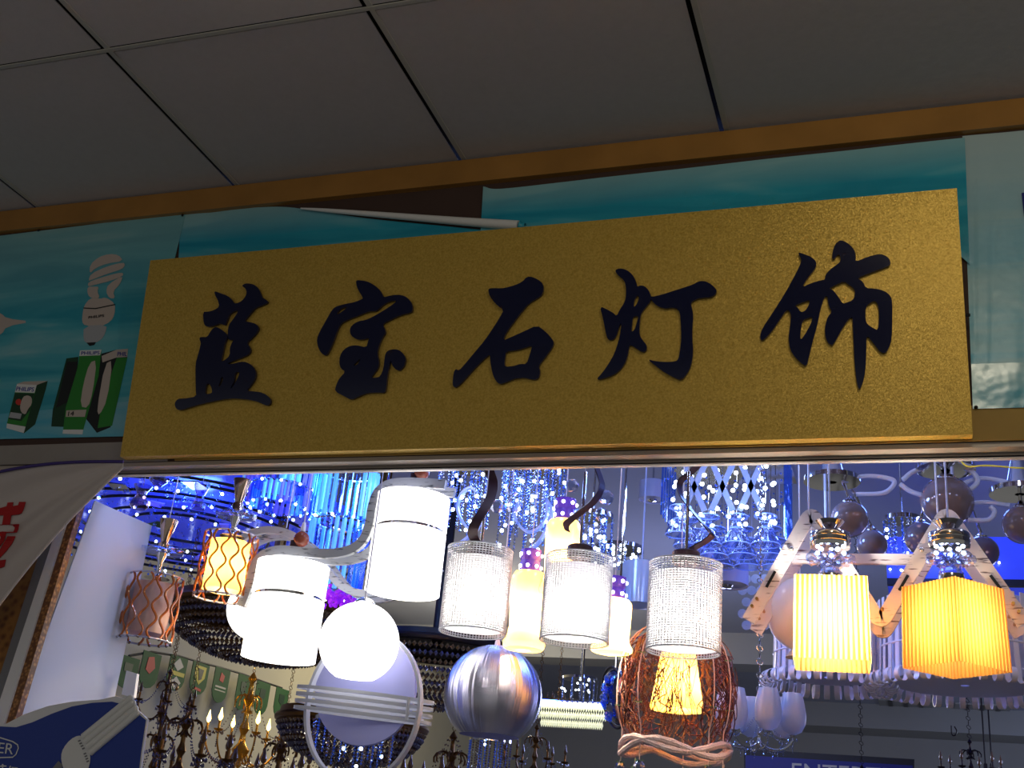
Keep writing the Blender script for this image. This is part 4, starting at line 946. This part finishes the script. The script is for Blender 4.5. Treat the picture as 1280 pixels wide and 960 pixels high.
# tiered rod lamps (light blue)
def rod_lamp(pc, rpx, y, label, tiers, mats, n=30, studs=12):
    """tiers: (radius factor, top pixel, bottom pixel)"""
    q = P(*pc, y); s = S(*pc, y); x = q.x; rn = random.Random(int(pc[0]))
    root = thing('crystal_chandelier', label, 'chandelier', (x, y, q.z), 'crystal rod chandeliers lit in blue')
    z = lambda py: P(pc[0], py, y).z
    for k, (rf, a, b) in enumerate(tiers):
        R = rpx*s*rf; 
        m = MB(); m.torus((x, y, z(a)), R, .004, 40, 6); m.build('hoop', 'chrome', root, True)
        for i in range(n):
            t = 2*PI*i/n; dz = rn.uniform(-.004, .004); m = MB(); m.tube([(x+R*math.cos(t), y+R*math.sin(t), z(a)), (x+R*math.cos(t), y+R*math.sin(t), z(b)+dz)], R*PI/n*.62, 5); m.build('glass_rod', mats[(i//3+k) % len(mats)], root)
        m = MB()
        for i in range(70): t = rn.random()*2*PI; m.octa((x+R*math.cos(t)*rn.uniform(.9, 1.08), y+R*math.sin(t)*rn.uniform(.9, 1.08), z(b)+rn.uniform(-.012, .008)), rn.uniform(.003, .006))
        o = m.build('crystal_fringe', 'crystal_blue', root); o['kind'] = 'stuff'
        ledballs(root, [(x+R*math.cos(2*PI*i/studs+.1*k), y+R*math.sin(2*PI*i/studs+.1*k), z(b)-.003) for i in range(studs)], .0045)
    m = MB(); m.tube([(x, y, z(tiers[0][1])), (x, y, HC+.06)], .006, 8); m.build('stem', 'chrome', root)
    return x
rod_lamp((268, 600), 36, 1.15, 'small blue crystal rod chandelier above the cone of the lit amber lamp', [(1, 570, 618)], ['rod_blue', 'rod_purple', 'crystal_blue'], 26)
rod_lamp((352, 605), 46, .95, 'wide tiered blue and purple crystal rod chandelier left of the brown wooden ball', [(1, 560, 612), (.8, 610, 634)], ['rod_blue', 'rod_purple', 'crystal_blue'], 32)
rod_lamp((428, 640), 38, .85, 'long pale blue crystal rod chandelier right of the brown wooden ball', [(1, 590, 652), (.93, 655, 742)], ['rod_blue', 'crystal_blue', 'rod_blue', 'crystal'], 26, 9)
def strand_lamp(pc, y, rpx, ztop, zbot, label, nstr=22, mt='crystal', led=24, balls=None, curls=()):
    q = P(*pc, y); s = S(*pc, y); x = q.x; R = rpx*s; rn = random.Random(int(pc[0]*3+pc[1]))
    z = lambda py: P(pc[0], py, y).z
    root = thing('crystal_chandelier', label, 'chandelier', (x, y, z(zbot)), 'bead strand crystal chandeliers')
    m = MB(); m.lathe([(R*1.02, 0), (R*1.02, .012), (.01, .014)], (x, y, z(ztop)), 32, True); m.build('base_plate', 'chrome', root, True); m = MB(); m.tube([V((x, y, z(ztop))), V((x, y, HC+.06))], .003, 8); m.build('stem', 'chrome', root, True)
    for i in range(nstr):
        t = 2*PI*i/nstr*1.0; rr = R*(1 if i % 3 else .6); a = z(ztop); b = z(zbot)+rn.uniform(0, .25)*(a-z(zbot)); m = MB(); nb_ = max(4, int((a-b)/.0085))
        for k in range(nb_): m.octa((x+rr*math.cos(t), y+rr*math.sin(t), a+(b-a)*k/nb_), .0042, .0045, 5)
        m.build('bead_strand', mt if i % 2 else 'crystal_blue', root)
    ledballs(root, [(x+R*rn.uniform(-1, 1), y-R*rn.random()*.9, z(ztop)+rn.random()*(z(zbot)-z(ztop))) for i in range(led)], .0052)
    for pts in curls:
        m = MB(); m.band(spline([P(a, b, y-.06) for a, b in pts], 6), .014, .006, DX); m.build('acrylic_curl', 'acrylic_pale', root, True)
    return root
strand_lamp((580, 610), .72, 33, 585, 668, 'bead strand chandelier with a pale blue curl, behind the left dark strap', 26, curls=([(596, 615), (588, 610), (577, 618), (572, 634), (578, 652), (592, 665), (600, 655)], [(590, 668), (577, 678), (566, 682)]))
strand_lamp((668, 610), .75, 40, 583, 690, 'bead strand chandelier with star lights, behind the highest amber vase', 34, led=44, curls=([(650, 625), (643, 640), (648, 655), (660, 665), (674, 660), (683, 645), (684, 625)], [(684, 625), (690, 640), (680, 668), (664, 690)]))
strand_lamp((740, 655), .9, 26, 648, 705, 'greenish white crystal basket lamp behind the rod of the middle woven cylinder', 22, led=22)
strand_lamp((775, 672), 1.6, 30, 688, 712, 'small row of blue crystal lights between the middle and right woven cylinders', 14, led=22)
# glass cylinder below
q = P(800, 705, 1.5); s = S(800, 705, 1.5)
o = MB().lathe([(24*s, 0), (24*s, 52*s), (22*s, 53*s)], P(800, 757, 1.5), 28).lathe([(24*s, 0), (10*s, -3*s), (1e-4, -4*s)], P(800, 757, 1.5), 28).build('glass_shade', 'frosted', None, True, loc=P(800, 757, 1.5))
tag(o, 'frosted glass cylinder lamp left of the right woven cylinder', 'lamp'); o.name = 'cylinder_lamp'; gp = P(800, 757, 1.5); m = MB(); m.tube([gp+V((0, 0, .1)), V((gp.x, gp.y, HC+.06))], .003, 6); m.build('cord', 'cord', o)
# purple bead cluster
q = P(420, 747, .55); m = MB()
rn = random.Random(2)
for i in range(90): m.gem(q+V((rn.gauss(0, .028), rn.gauss(0, .02), rn.gauss(0, .011))), rn.uniform(.004, .007), 6)
tag(m.build('bead_cluster', 'purple_bead', None, loc=q), 'bright purple bead cluster between the left drum and the globe', 'ornament')

# ------------------------------------------------------------------ smoke glass globes, upper right
def globe_lamp(center, y, globes, arcs, label):
    q = P(*center, y); root = thing('ceiling_lamp', label, 'lamp', q, 'smoked glass globe ceiling lamps')
    s0 = S(*center, y); zt = q.z
    m = MB(); m.lathe([(.07, 0), (.07, .012), (.03, .02), (.012, .1)], q, 28, True); m.build('canopy', 'chrome', root, True); m = MB(); m.tube([q, V((q.x, q.y, HC+.06))], .012, 10); m.build('stem', 'chrome', root, True)
    for (gx, gy, gr, dy) in globes:
        c0 = P(gx, gy, y+dy); s = S(gx, gy, y+dy); R = gr*s
        m = MB(); m.sphere(c0, R, 30, 18); g_ = m.build('glass_globe', 'smoke', root, True)
        m = MB(); m.lathe([(R*.34, R*.93), (R*.36, R*1.02), (R*.2, R*1.12), (R*.1, R*1.3)], c0, 20, True); m.build('globe_cap', 'chrome', g_, True)
        m = MB(); m.sphere(c0+V((0, 0, R*.2)), R*.22, 10, 8, 1.3); m.build('bulb', 'opal', g_, True)
        m = MB(); top = c0+V((0, 0, R*1.2)); mid = (top+q)/2+V((0, 0, .04)); m.tube(spline([top, mid, q+V((0, 0, .01))], 8), .004, 6); m.build('arm', 'chrome', root, True)
    for a_ in arcs:
        m = MB(); m.tube(spline([P(a, b, y) for a, b in a_], 8), .006, 8); m.build('swirl_arm', 'white_matte', root, True)
Y = .8
globe_lamp((1040, 603), Y, [(1062, 649, 23, 0), (1090, 681, 19, .15)], [[(1052, 603), (1075, 596), (1100, 596), (1118, 602), (1105, 616), (1070, 618)]], 'smoked glass globe ceiling lamp beside the square crystal lamp')
globe_lamp((1182, 588), Y, [(1184, 627, 32, 0), (1152, 673, 21, .2), (1228, 690, 20, .2)], [[(1128, 600), (1145, 588), (1180, 581), (1210, 587), (1222, 600), (1212, 612), (1195, 614)], [(1125, 605), (1140, 615), (1165, 622)], [(1210, 650), (1235, 650), (1243, 640), (1238, 633)]], 'smoked glass globe ceiling lamp above the right amber shade')
globe_lamp((1275, 618), Y+.02, [(1278, 656, 24, 0)], [[(1200, 606), (1225, 598), (1255, 602), (1290, 614)], [(1200, 632), (1230, 628), (1262, 632)]], 'smoked glass globe ceiling lamp cut by the right edge')
strand_lamp((1128, 660), 1.1, 22, 652, 712, 'narrow bluish crystal strand lamp hanging between the smoked globes', 16, led=8)
# ceiling tray at the right, the blue light on it put into its own glow
q = P(1215, 690, 1.9); s = S(1215, 690, 1.9)
tr = thing('ceiling_lamp', 'wide blue ceiling tray with its blue light put into its own glow and small star lights, at the right', 'lamp', q)
cx0, cx1 = P(1108, 700, 1.9).x, P(1330, 700, 1.9).x
m = MB(); zz = P(1215, 727, 1.9).z
m.hexa([V((cx0, 1.9, zz)), V((cx1, 1.9, zz)), V((cx1, 3.0, zz+.02)), V((cx0, 3.0, zz+.02))], [V((cx0, 1.9, zz+.15)), V((cx1, 1.9, zz+.15)), V((cx1, 3.0, zz+.15)), V((cx0, 3.0, zz+.15))]); m.build('lit_tray', 'plate_blue', tr)
m = MB(); m.box(((cx0+cx1)/2, 1.895, zz-.006), (cx1-cx0, .02, .022)); m.build('rim', 'black', tr)
rn = random.Random(8)
ledballs(tr, [(rn.uniform(cx0, cx1), 1.885, zz+rn.uniform(.0, .13)) for i in range(22)], .004)
# drum lamps
for (pt, pb, w_, y, lb) in (((893, 680), (893, 705), 62, 1.3, 'white drum ceiling lamp, upper one beside the right woven cylinder'), ((908, 706), (908, 732), 54, 1.45, 'white drum ceiling lamp, lower one beside the right woven cylinder'), ((816, 603), (816, 625), 34, 2.2, 'small grey drum lamp left of the square crystal lamp')):
    x, a, b = axis_lamp(pt, pb, y); s = S(*pt, y); R = w_/2*s
    rd = thing('ceiling_lamp', lb, 'lamp', (x, y, b), 'plain white drum ceiling lamps')
    m = MB(); m.lathe([(R, a), (R, b), (R*.97, b), (R*.95, b+.006), (.001, b+.006)], (x, y, 0), 36); m.build('drum_shade', 'shade_cloth', rd, True)
    m = MB(); m.lathe([(R*.35, b-.0), (R*.3, b-.006), (.001, b-.009)], (x, y, 0), 20); m.build('finial', 'chrome', rd, True)
    m = MB(); m.tube([(x, y, a), (x, y, HC+.06)], .004, 6); m.build('stem', 'chrome', rd)
# lattice screen of pale discs
ls = thing('bead_screen', 'hanging screen of pale blue discs between the drum lamps and the zigzag frame', 'screen', P(945, 780, 1.7))
for i in range(6):
    for j in range(8):
        c0 = P(928+i*11.5+(j % 2)*5, 680+j*14.5, 1.7); m = MB(); m.lathe([(.001, 0), (.0155, .0), (.0155, .003), (.001, .003)], c0, 10, False, (0, 1, .1)); m.build('disc', 'frosted', ls)

for i in range(6):
    c0 = P(928+i*11.5, 680, 1.7); m = MB(); m.tube([c0, V((c0.x, 1.7, HC+.06))], .001, 5); m.build('cord', 'cord', ls)
c0 = P(1215, 690, 1.9); m = MB(); m.tube([V((c0.x, 2.4, c0.z)), V((c0.x, 2.4, HC+.06))], .012, 8); m.build('stem', 'chrome', tr)
# ------------------------------------------------------------------ arm chandeliers
def arm_chandelier(pc, y, rpx, narm, label, metal, group, cups='candle', lit=False, beads=None, zscale=1.0, scroll=True, chain=True, bigtop=0, chain_m=None, rot=0.2):
    q = P(*pc, y); s = S(*pc, y); x, z0 = q.x, q.z; R = rpx*s; u = R/60*1.0
    root = thing('chandelier', label, 'chandelier', q, group)
    k = R*zscale
    m = MB(); m.lathe([(.001, -.62*k), (.06*k, -.56*k), (.04*k, -.48*k), (.13*k, -.38*k), (.17*k, -.28*k), (.07*k, -.16*k), (.05*k, 0), (.1*k, .1*k), (.05*k, .25*k), (.045*k, .5*k), (.12*k, .62*k), (.05*k, .75*k), (.04*k, .95*k), (.09*k, 1.02*k), (.03*k, 1.12*k), (.001, 1.15*k)], q, 16); m.build('centre_column', metal, root, True)
    if chain:
        m = MB(); zc = z0+1.12*k; i = 0
        while zc < HC+.03 and i < 90:
            m.torus((x, y, zc+.012), .0055, .0013, 10, 5, (1, 0, 0) if i % 2 else (0, 1, 0), 1.6); zc += .0165; i += 1
        m.build('chain', chain_m or metal, root)
    for i in range(narm):
        t = 2*PI*i/narm+rot; d = V((math.cos(t), math.sin(t), 0)); Z = V((0, 0, 1))
        am = MB(); am.tube(spline([q+d*.1*k-Z*.3*k, q+d*.35*R-Z*.52*k, q+d*.7*R-Z*.5*k, q+d*.95*R-Z*.25*k, q+d*R-Z*.02*k], 6), .028*R, 6); ao = am.build('arm', metal, root, True)
        if scroll:
            m = MB(); m.tube([q+d*(.2*R+.17*R*math.cos(a))+Z*(.55*k+.17*k*math.sin(a)) for a in [-.4+i_*.6 for i_ in range(9)]], .022*R, 6); m.build('scroll', metal, root, True)
        tip = q+d*R
        if cups == 'candle':
            m = MB(); m.lathe([(.13*R, .02*R), (.11*R, -.02*R), (.02*R, -.06*R)], tip, 14, True); m.lathe([(.035*R, 0), (.035*R, .22*R)], tip, 10, True); m.build('candle_cup', metal, ao, True)
            m = MB(); m.lathe([(.001, .22*R), (.05*R, .27*R), (.062*R, .33*R), (.035*R, .43*R), (.001, .56*R)], tip, 10); m.build('flame_bulb', 'flame' if lit else 'crystal_gold', ao, True)
        else:
            m = MB(); m.lathe([(.06*R, .0), (.1*R, .05*R), (.05*R, .09*R)], tip, 12, True); m.build('cup', 'chrome', ao, True)
            m = MB(); m.lathe([(.08*R, .06*R), (.27*R, .16*R), (.38*R, .38*R), (.40*R, .62*R), (.35*R, .95*R), (.28*R, 1.25*R)], tip, 20); m.build('tulip_shade', 'frosted', ao, True)
        if beads:
            m = MB(); top = q+d*.12*k+Z*.95*k
            for j in range(22): 
                w_ = j/21; pp_ = top.lerp(tip, w_); pp_.z -= .35*k*math.sin(w_*PI); m.octa(pp_, .02*R, .024*R, 5)
            for j in range(7): m.octa(tip-Z*(.1*R+j*.055*R), .026*R, .03*R, 5)
            for j in range(16): a5 = j*.4; m.octa(tip+V((.13*R*math.cos(a5), .13*R*math.sin(a5), -.07*R-.03*R*(j % 2))), .022*R, .034*R, 5)
            for j in range(18): m.octa(q+d*(.12*R+.85*R*j/17)-Z*(.36*k+.2*k*math.sin(j/17*PI)+.06*k*(j % 2)), .024*R, .034*R, 5)
            for j in range(4): m.octa(q+d*.55*R-Z*(.55*k+j*.06*R), .024*R, .034*R, 5)
            m.build('bead_swag', beads, ao)
    return root
arm_chandelier((304, 918), 2.6, 46, 6, 'gold chandelier with glowing candle bulbs below the green pennants', 'gold', 'arm chandeliers', lit=True, beads='crystal_gold', zscale=1.45, rot=.35)
arm_chandelier((205, 880), 1.5, 38, 6, 'dark crystal chandelier beside the pale panel, upper left of the gold one', 'gold_dark', 'arm chandeliers', beads='crystal_dark')
arm_chandelier((225, 945), 1.7, 62, 8, 'large dark crystal chandelier at the bottom edge right of the blue sign', 'gold_dark', 'arm chandeliers', beads='crystal_dark')
arm_chandelier((345, 975), 2.2, 60, 8, 'bronze crystal chandelier cut by the bottom edge under the gold one', 'gold_dark', 'arm chandeliers', beads='crystal_gold')
arm_chandelier((190, 965), 2.3, 56, 8, 'dense dark crystal chandelier nearest the right tip of the blue sign', 'gold_dark', 'arm chandeliers', beads='crystal_dark', zscale=1.1)
arm_chandelier((400, 975), 2.9, 58, 8, 'smaller bronze chandelier at the bottom edge left of the hanging ring', 'gold_dark', 'arm chandeliers', beads='crystal_gold', zscale=.9)
arm_chandelier((1214, 962), 2.8, 36, 6, 'black iron chandelier on a chain at the bottom right', 'iron', 'arm chandeliers', zscale=.9)
arm_chandelier((1078, 990), 2.6, 36, 6, 'iron chandelier below the frame edge with its chain crossing the dark blue sign', 'iron', 'arm chandeliers', zscale=.8)
arm_chandelier((949, 920), .8, 42, 6, 'chrome chandelier with frosted tulip glass shades right of the twig nest lamp', 'chrome', 'arm chandeliers', cups='tulip', beads='crystal', zscale=.7, scroll=False, rot=-.15)
arm_chandelier((560, 985), 2.2, 60, 8, 'bronze crystal chandelier at the bottom edge below the metal ball', 'gold_dark', 'arm chandeliers', beads='crystal_gold')
arm_chandelier((668, 950), 2.4, 38, 6, 'crystal chandelier with bright droplets right below the metal ball', 'gold_dark', 'arm chandeliers', beads='crystal')
arm_chandelier((698, 874), 3.4, 14, 6, 'small dark lantern chandelier hanging on a chain right of the metal ball', 'gold_dark', 'arm chandeliers', zscale=.9)

# big round crystal ceiling lamps (bead nets)
def bead_dome(pc, y, rpx, hpx, label, mt, rim, n=1400, dens=1):
    q = P(*pc, y); s = S(*pc, y); R = rpx*s; H = hpx*s; rn = random.Random(int(pc[0]))
    root = thing('crystal_ceiling_lamp', label, 'lamp', q, 'round bead net ceiling lamps')
    m = MB(); m.torus(q, R, .012, 64, 8); m.lathe([(R, 0), (R*.98, .03), (.01, .04)], q, 48); m.build('rim', rim, root, True)
    rings = 12
    for k in range(rings):
        rr = R*math.cos(k/rings*PI/2*.98); zz = -H*math.sin(k/rings*PI/2); nn_ = max(6, int(2*PI*rr/.018)); m = MB()
        for i in range(nn_):
            t = 2*PI*(i+.5*(k % 2))/nn_; m.octa((q.x+rr*math.cos(t), q.y+rr*math.sin(t), q.z+zz), .0085, .010, 6)
        m.build('bead_ring', mt[k % len(mt)], root)
    m = MB(); m.tube([q, V((q.x, q.y, HC+.06))], .02, 10); m.build('stem', rim, root)
bead_dome((335, 770), 1.35, 124, 58, 'large dark bead net ceiling lamp behind the drums', ['crystal_dark', 'crystal_gold'], 'gold_dark')
bead_dome((545, 812), 1.7, 92, 72, 'dark round ceiling lamp with gold crystals between the globe and the metal ball', ['crystal_dark', 'crystal_gold'], 'iron')
bead_dome((440, 905), 1.3, 92, 50, 'dark bead net ceiling lamp behind the lavender disc', ['crystal_dark', 'crystal_gold', 'crystal_dark'], 'gold_dark')
# long lit crystal lamp
q = P(725, 900, 3.3); s = S(725, 900, 3.3)
ll = thing('ceiling_lamp', 'long glowing crystal ceiling lamp between the metal ball and the twig nest', 'lamp', q)
m = MB(); m.box(q+V((0, 0, 16*s)), (92*s, .3, 3*s)); m.build('base_plate', 'chrome', ll); m = MB(); m.tube([q, V((q.x, q.y, HC+.06))], .004, 8); m.build('stem', 'iron', ll)
for k in range(3):
    m = MB(); W_ = 92-8*k
    for i in range(30): m.octa(q+V(((-.5+i/29)*W_*s, -.14, (10-10*k)*s)), 2.1*s, 5.5*s, 5)
    m.build('crystal_row', 'lit_crystal', ll)
ledballs(ll, [q+V(((-.5+i/13)*84*s, -.15, 13*s)) for i in range(14)], .012, 'led_white')
# blue glass bowl lamp
q = P(768, 872, .8); s = S(768, 872, .8)
gb = thing('ceiling_lamp', 'dark blue glass dish lamp half hidden behind the left side of the twig nest', 'lamp', q)
m = MB(); m.lathe([(1e-4, .02), (14*s, .018), (26*s, .01), (33*s, 0), (36*s, -.012), (33*s, -.014), (24*s, -.004), (1e-4, .004)], q, 44, False, (-.75, -.55, -.2)); m.build('glass_dish', 'blue_bowl', gb, True)
m = MB()
for i in range(60): t = random.random()*6.28; r_ = 28*s*math.sqrt(random.random()); m.gem(q+V((.25*r_*math.cos(t)-.01, r_*math.cos(t)*.5-.01, r_*math.sin(t))), .006, 6)
m.build('blue_beads', 'crystal_blue', gb)
m = MB(); m.torus(q, 37*s, .003, 44, 6, (-.75, -.55, -.2)); m.build('rim', 'black', gb, True)
m = MB(); m.tube([q, V((q.x, q.y, HC+.06))], .003, 6); m.build('stem', 'chrome', gb)
# small bright blue lamp cluster far away
strand_lamp((725, 860), 3.6, 22, 850, 882, 'far bright blue crystal lamp between the metal ball and the blue dish', 14, led=16)
# bead curtain lamps near the bottom
strand_lamp((612, 940), 2.0, 26, 928, 985, 'long golden bead strand lamp hanging below the metal ball', 26, mt='crystal_gold', led=2)
strand_lamp((440, 930), 1.0, 50, 905, 960, 'blue tinted crystal strand lamp showing under the lavender disc', 40, mt='crystal_gold', led=8)

# ------------------------------------------------------------------ green pennants on the left wall
lab = ['green pennant cut by the pale panel edge, first of the row', 'yellow green pennant with a red figure, second from the pale panel', 'green pennant with two white diamonds and a gold band', 'green pennant with a shield shape, right of the diamond one', 'dark green pennant with a red emblem and white line, fifth from the panel', 'dark green pennant behind the top of the gold chandelier', 'dark green pennant right of the gold chandelier top', 'last dark green pennant of the row beside the oval loops']
cols = [(150, 176, 820), (180, 203, 815), (214, 236, 820), (242, 263, 828), (270, 289, 835), (299, 314, 843), (322, 339, 852), (346, 362, 860)]
zr_ = []
for i, (a, b, t) in enumerate(cols):
    xw = XL+.16+.02; p1, p2 = PX(a, t, xw), PX(b, t+2, xw); hgt = .46
    zt_ = (p1.z+p2.z)/2; y1, y2 = p1.y, p2.y; zr_.append(((y1+y2)/2, zt_))
    root = thing('pennant', lab[i], 'pennant', (xw, (y1+y2)/2, zt_-hgt), 'green pennants on the left wall')
    w_ = abs(y2-y1); yc = (y1+y2)/2
    hgt = zt_-PX((a+b)/2-3, (862, 862, 865, 870, 880, 889, 895, 899)[i], xw).z
    sh = [(-.5, 0), (.5, 0), (.5, -.66), (.42, -.82), (.24, -.95), (0, -1), (-.24, -.95), (-.42, -.82), (-.5, -.66)]
    m = MB(); m.prism([[V((xw, yc+u*w_, zt_+v*hgt)) for u, v in sh]], (-.004, 0, 0)); m.build('cloth', 'pennant', root)
    def em(L, mt, lv=1, nm='emblem'):
        m = MB(); m.prism([[V((xw+.002*lv, yc+u*w_, zt_+v*hgt)) for u, v in L]], (-.0015, 0, 0)); m.build(nm, mt, root)
    if i == 2: em([(0, -.04), (.3, -.26), (0, -.42), (-.3, -.26)], 'pennant_white'); em([(0, -.96), (.3, -.74), (0, -.58), (-.3, -.74)], 'pennant_white'); em([(-.42, -.44), (.42, -.44), (.42, -.56), (-.42, -.56)], 'print_yellow')
    elif i == 3: em([(-.32, -.1), (.32, -.1), (.3, -.45), (0, -.68), (-.3, -.45)], 'print_yellow'); em([(-.16, -.18), (.16, -.2), (.1, -.5), (-.05, -.55)], 'print_black', 2); em([(-.2, -.76), (.22, -.8), (.2, -.88), (-.2, -.84)], 'print_red')
    elif i == 4: em([(-.1, -.12), (.15, -.2), (.1, -.4), (-.15, -.36)], 'print_red'); em([(-.35, -.52), (.35, -.52), (.35, -.57), (-.35, -.57)], 'pennant_white'); em([(-.35, -.63), (.35, -.63), (.35, -.66), (-.35, -.66)], 'pennant_white')
    elif i == 1: em([(-.2, -.15), (.1, -.1), (.25, -.4), (0, -.6), (-.25, -.5)], 'print_red')
    else: em([(-.2, -.2), (.2, -.2), (.2, -.45), (0, -.55), (-.2, -.45)], 'print_dark_green')
# string the pennants hang from
m = MB(); m.tube([(XL+.17, y_, z_+.004) for y_, z_ in zr_], .006, 6); tag(m.build('hanging_rail', 'black', None, loc=(XL+.16, 5, 2.865)), 'thin dark rail carrying the green pennants along the left wall', 'rail')

# ------------------------------------------------------------------ dark blue hanging sign in the back
Y = 5.4
hs = thing('hanging_sign', 'dark blue sign with pale capital letters cut by the bottom edge at the right', 'sign', P(1050, 975, Y))
m = MB(); m.prism([[P(a, b, Y) for a, b in ((930, 936), (1143, 949), (1142, 1010), (930, 1000))]], (0, .04, 0)); m.build('panel', 'sign_black', hs)
m = MB(); m.prism([[P(a, b, Y-.004) for a, b in ((932, 944), (1141, 957), (1140, 1008), (932, 998))]], (0, .003, 0)); m.build('blue_face', 'sign_navy', hs)
p_, q_ = P(990, 975, Y-.006), P(1140, 984, Y-.006); hgt_ = P(990, 953.5, Y-.006)-p_
text_on('lettering', 'ENTERTEC', p_, q_-p_, hgt_, 'print_grey', hs, (0, -.003, 0))

# suspension cords, hooks
for i, (a, b, y, lb) in enumerate([((1229, 915), (1232, 955), 4.5, 'thin dark suspension wire at the lower right, left one of the pair'), ((1237, 915), (1241, 955), 4.5, 'thin dark suspension wire at the lower right, right one of the pair')]):
    p1, p2 = P(*a, y), P(*b, y); m = MB(); m.tube([V((p1.x, y, HC+.06)), V((p1.x, y, p2.z))], .004, 5); m.box(V((p1.x, y, p2.z-.03)), (.016, .05, .06)); tag(m.build('suspension_wire', 'iron', None, loc=p2), lb, 'wire')
m = MB(); m.tube(spline([P(a, b, 5) for a, b in ((1189, 907), (1190, 918), (1194, 919), (1196, 914), (1193, 908))], 5), .004, 5); tag(m.build('ceiling_hook', 'iron', None, loc=P(1190, 910, 5)), 'small dark wire hook on the back wall left of the iron chandelier', 'hook')
m = MB(); m.tube(spline([P(a, b, .4) for a, b in ((1200, 575), (1210, 583), (1235, 582), (1290, 585), (1340, 575))], 6), .0018, 6); tag(m.build('yellow_cable', 'print_yellow', None, True, loc=P(1240, 583, .4)), 'yellow cable running under the window head at the right', 'cable')
# air vents in the far ceiling / beam
for i, (a, b, lb) in enumerate([((1132, 879), (1150, 900), 'dark slotted air vent in the far ceiling, left one'), ((1228, 884), (1245, 896), 'dark slotted air vent in the far ceiling, right one')]):
    p1 = PZ(*a, HC+.065); v = thing('air_vent', lb, 'vent', p1, 'air vents in the shop ceiling')
    m = MB(); m.box(p1, (.42, .3, .012)); m.build('vent_frame', 'shop_wall', v)
    for k in range(3): m = MB(); m.box(p1+V((-.12+k*.12, 0, -.008)), (.035, .28, .006)); m.build('vent_slot', 'black', v)

# ------------------------------------------------------------------ light
w = bpy.data.worlds.new('world'); scene.world = w; w.use_nodes = True
w.node_tree.nodes['Background'].inputs[0].default_value = (.98, .97, .94, 1); w.node_tree.nodes['Background'].inputs[1].default_value = .17
lamp('corridor_downlight', (.2, -1.15, 2.93), 6, (255, 244, 215), .03)
lamp('corridor_light', (.8, -5.5, 2.7), 36, (255, 240, 222), .25)
BL = (70, 110, 255)
for i, xx in enumerate((-1.3, -.8, -.3, .2, .6)):
    lamp('display_light', (xx, .14, 2.62), 2.9, (196, 206, 255), .04)
lamp('blue_led_light', P(240, 640, 1.1), 8, BL, .08)
lamp('blue_led_light', P(400, 600, .8), 7, (110, 170, 255), .08)
lamp('blue_led_light', P(640, 590, .9), 8, (130, 170, 255), .08)
lamp('blue_led_light', P(905, 590, .75), 10, (120, 155, 255), .06)
lamp('blue_led_light', (P(1180, 640, 1.4).x, 1.4, 2.75), 9, (90, 120, 255), .08)
lamp('back_light', (-2.4, 4.6, 2.75), 40, (255, 240, 200), .2)
lamp('back_light', (1.5, 6.6, 2.4), 30, (205, 220, 255), .25)
lamp('back_light', (-1.0, 3.6, 2.2), 26, (190, 200, 255), .25)
lamp('back_light', (.8, 2.4, 2.0), 12, (190, 195, 255), .25)
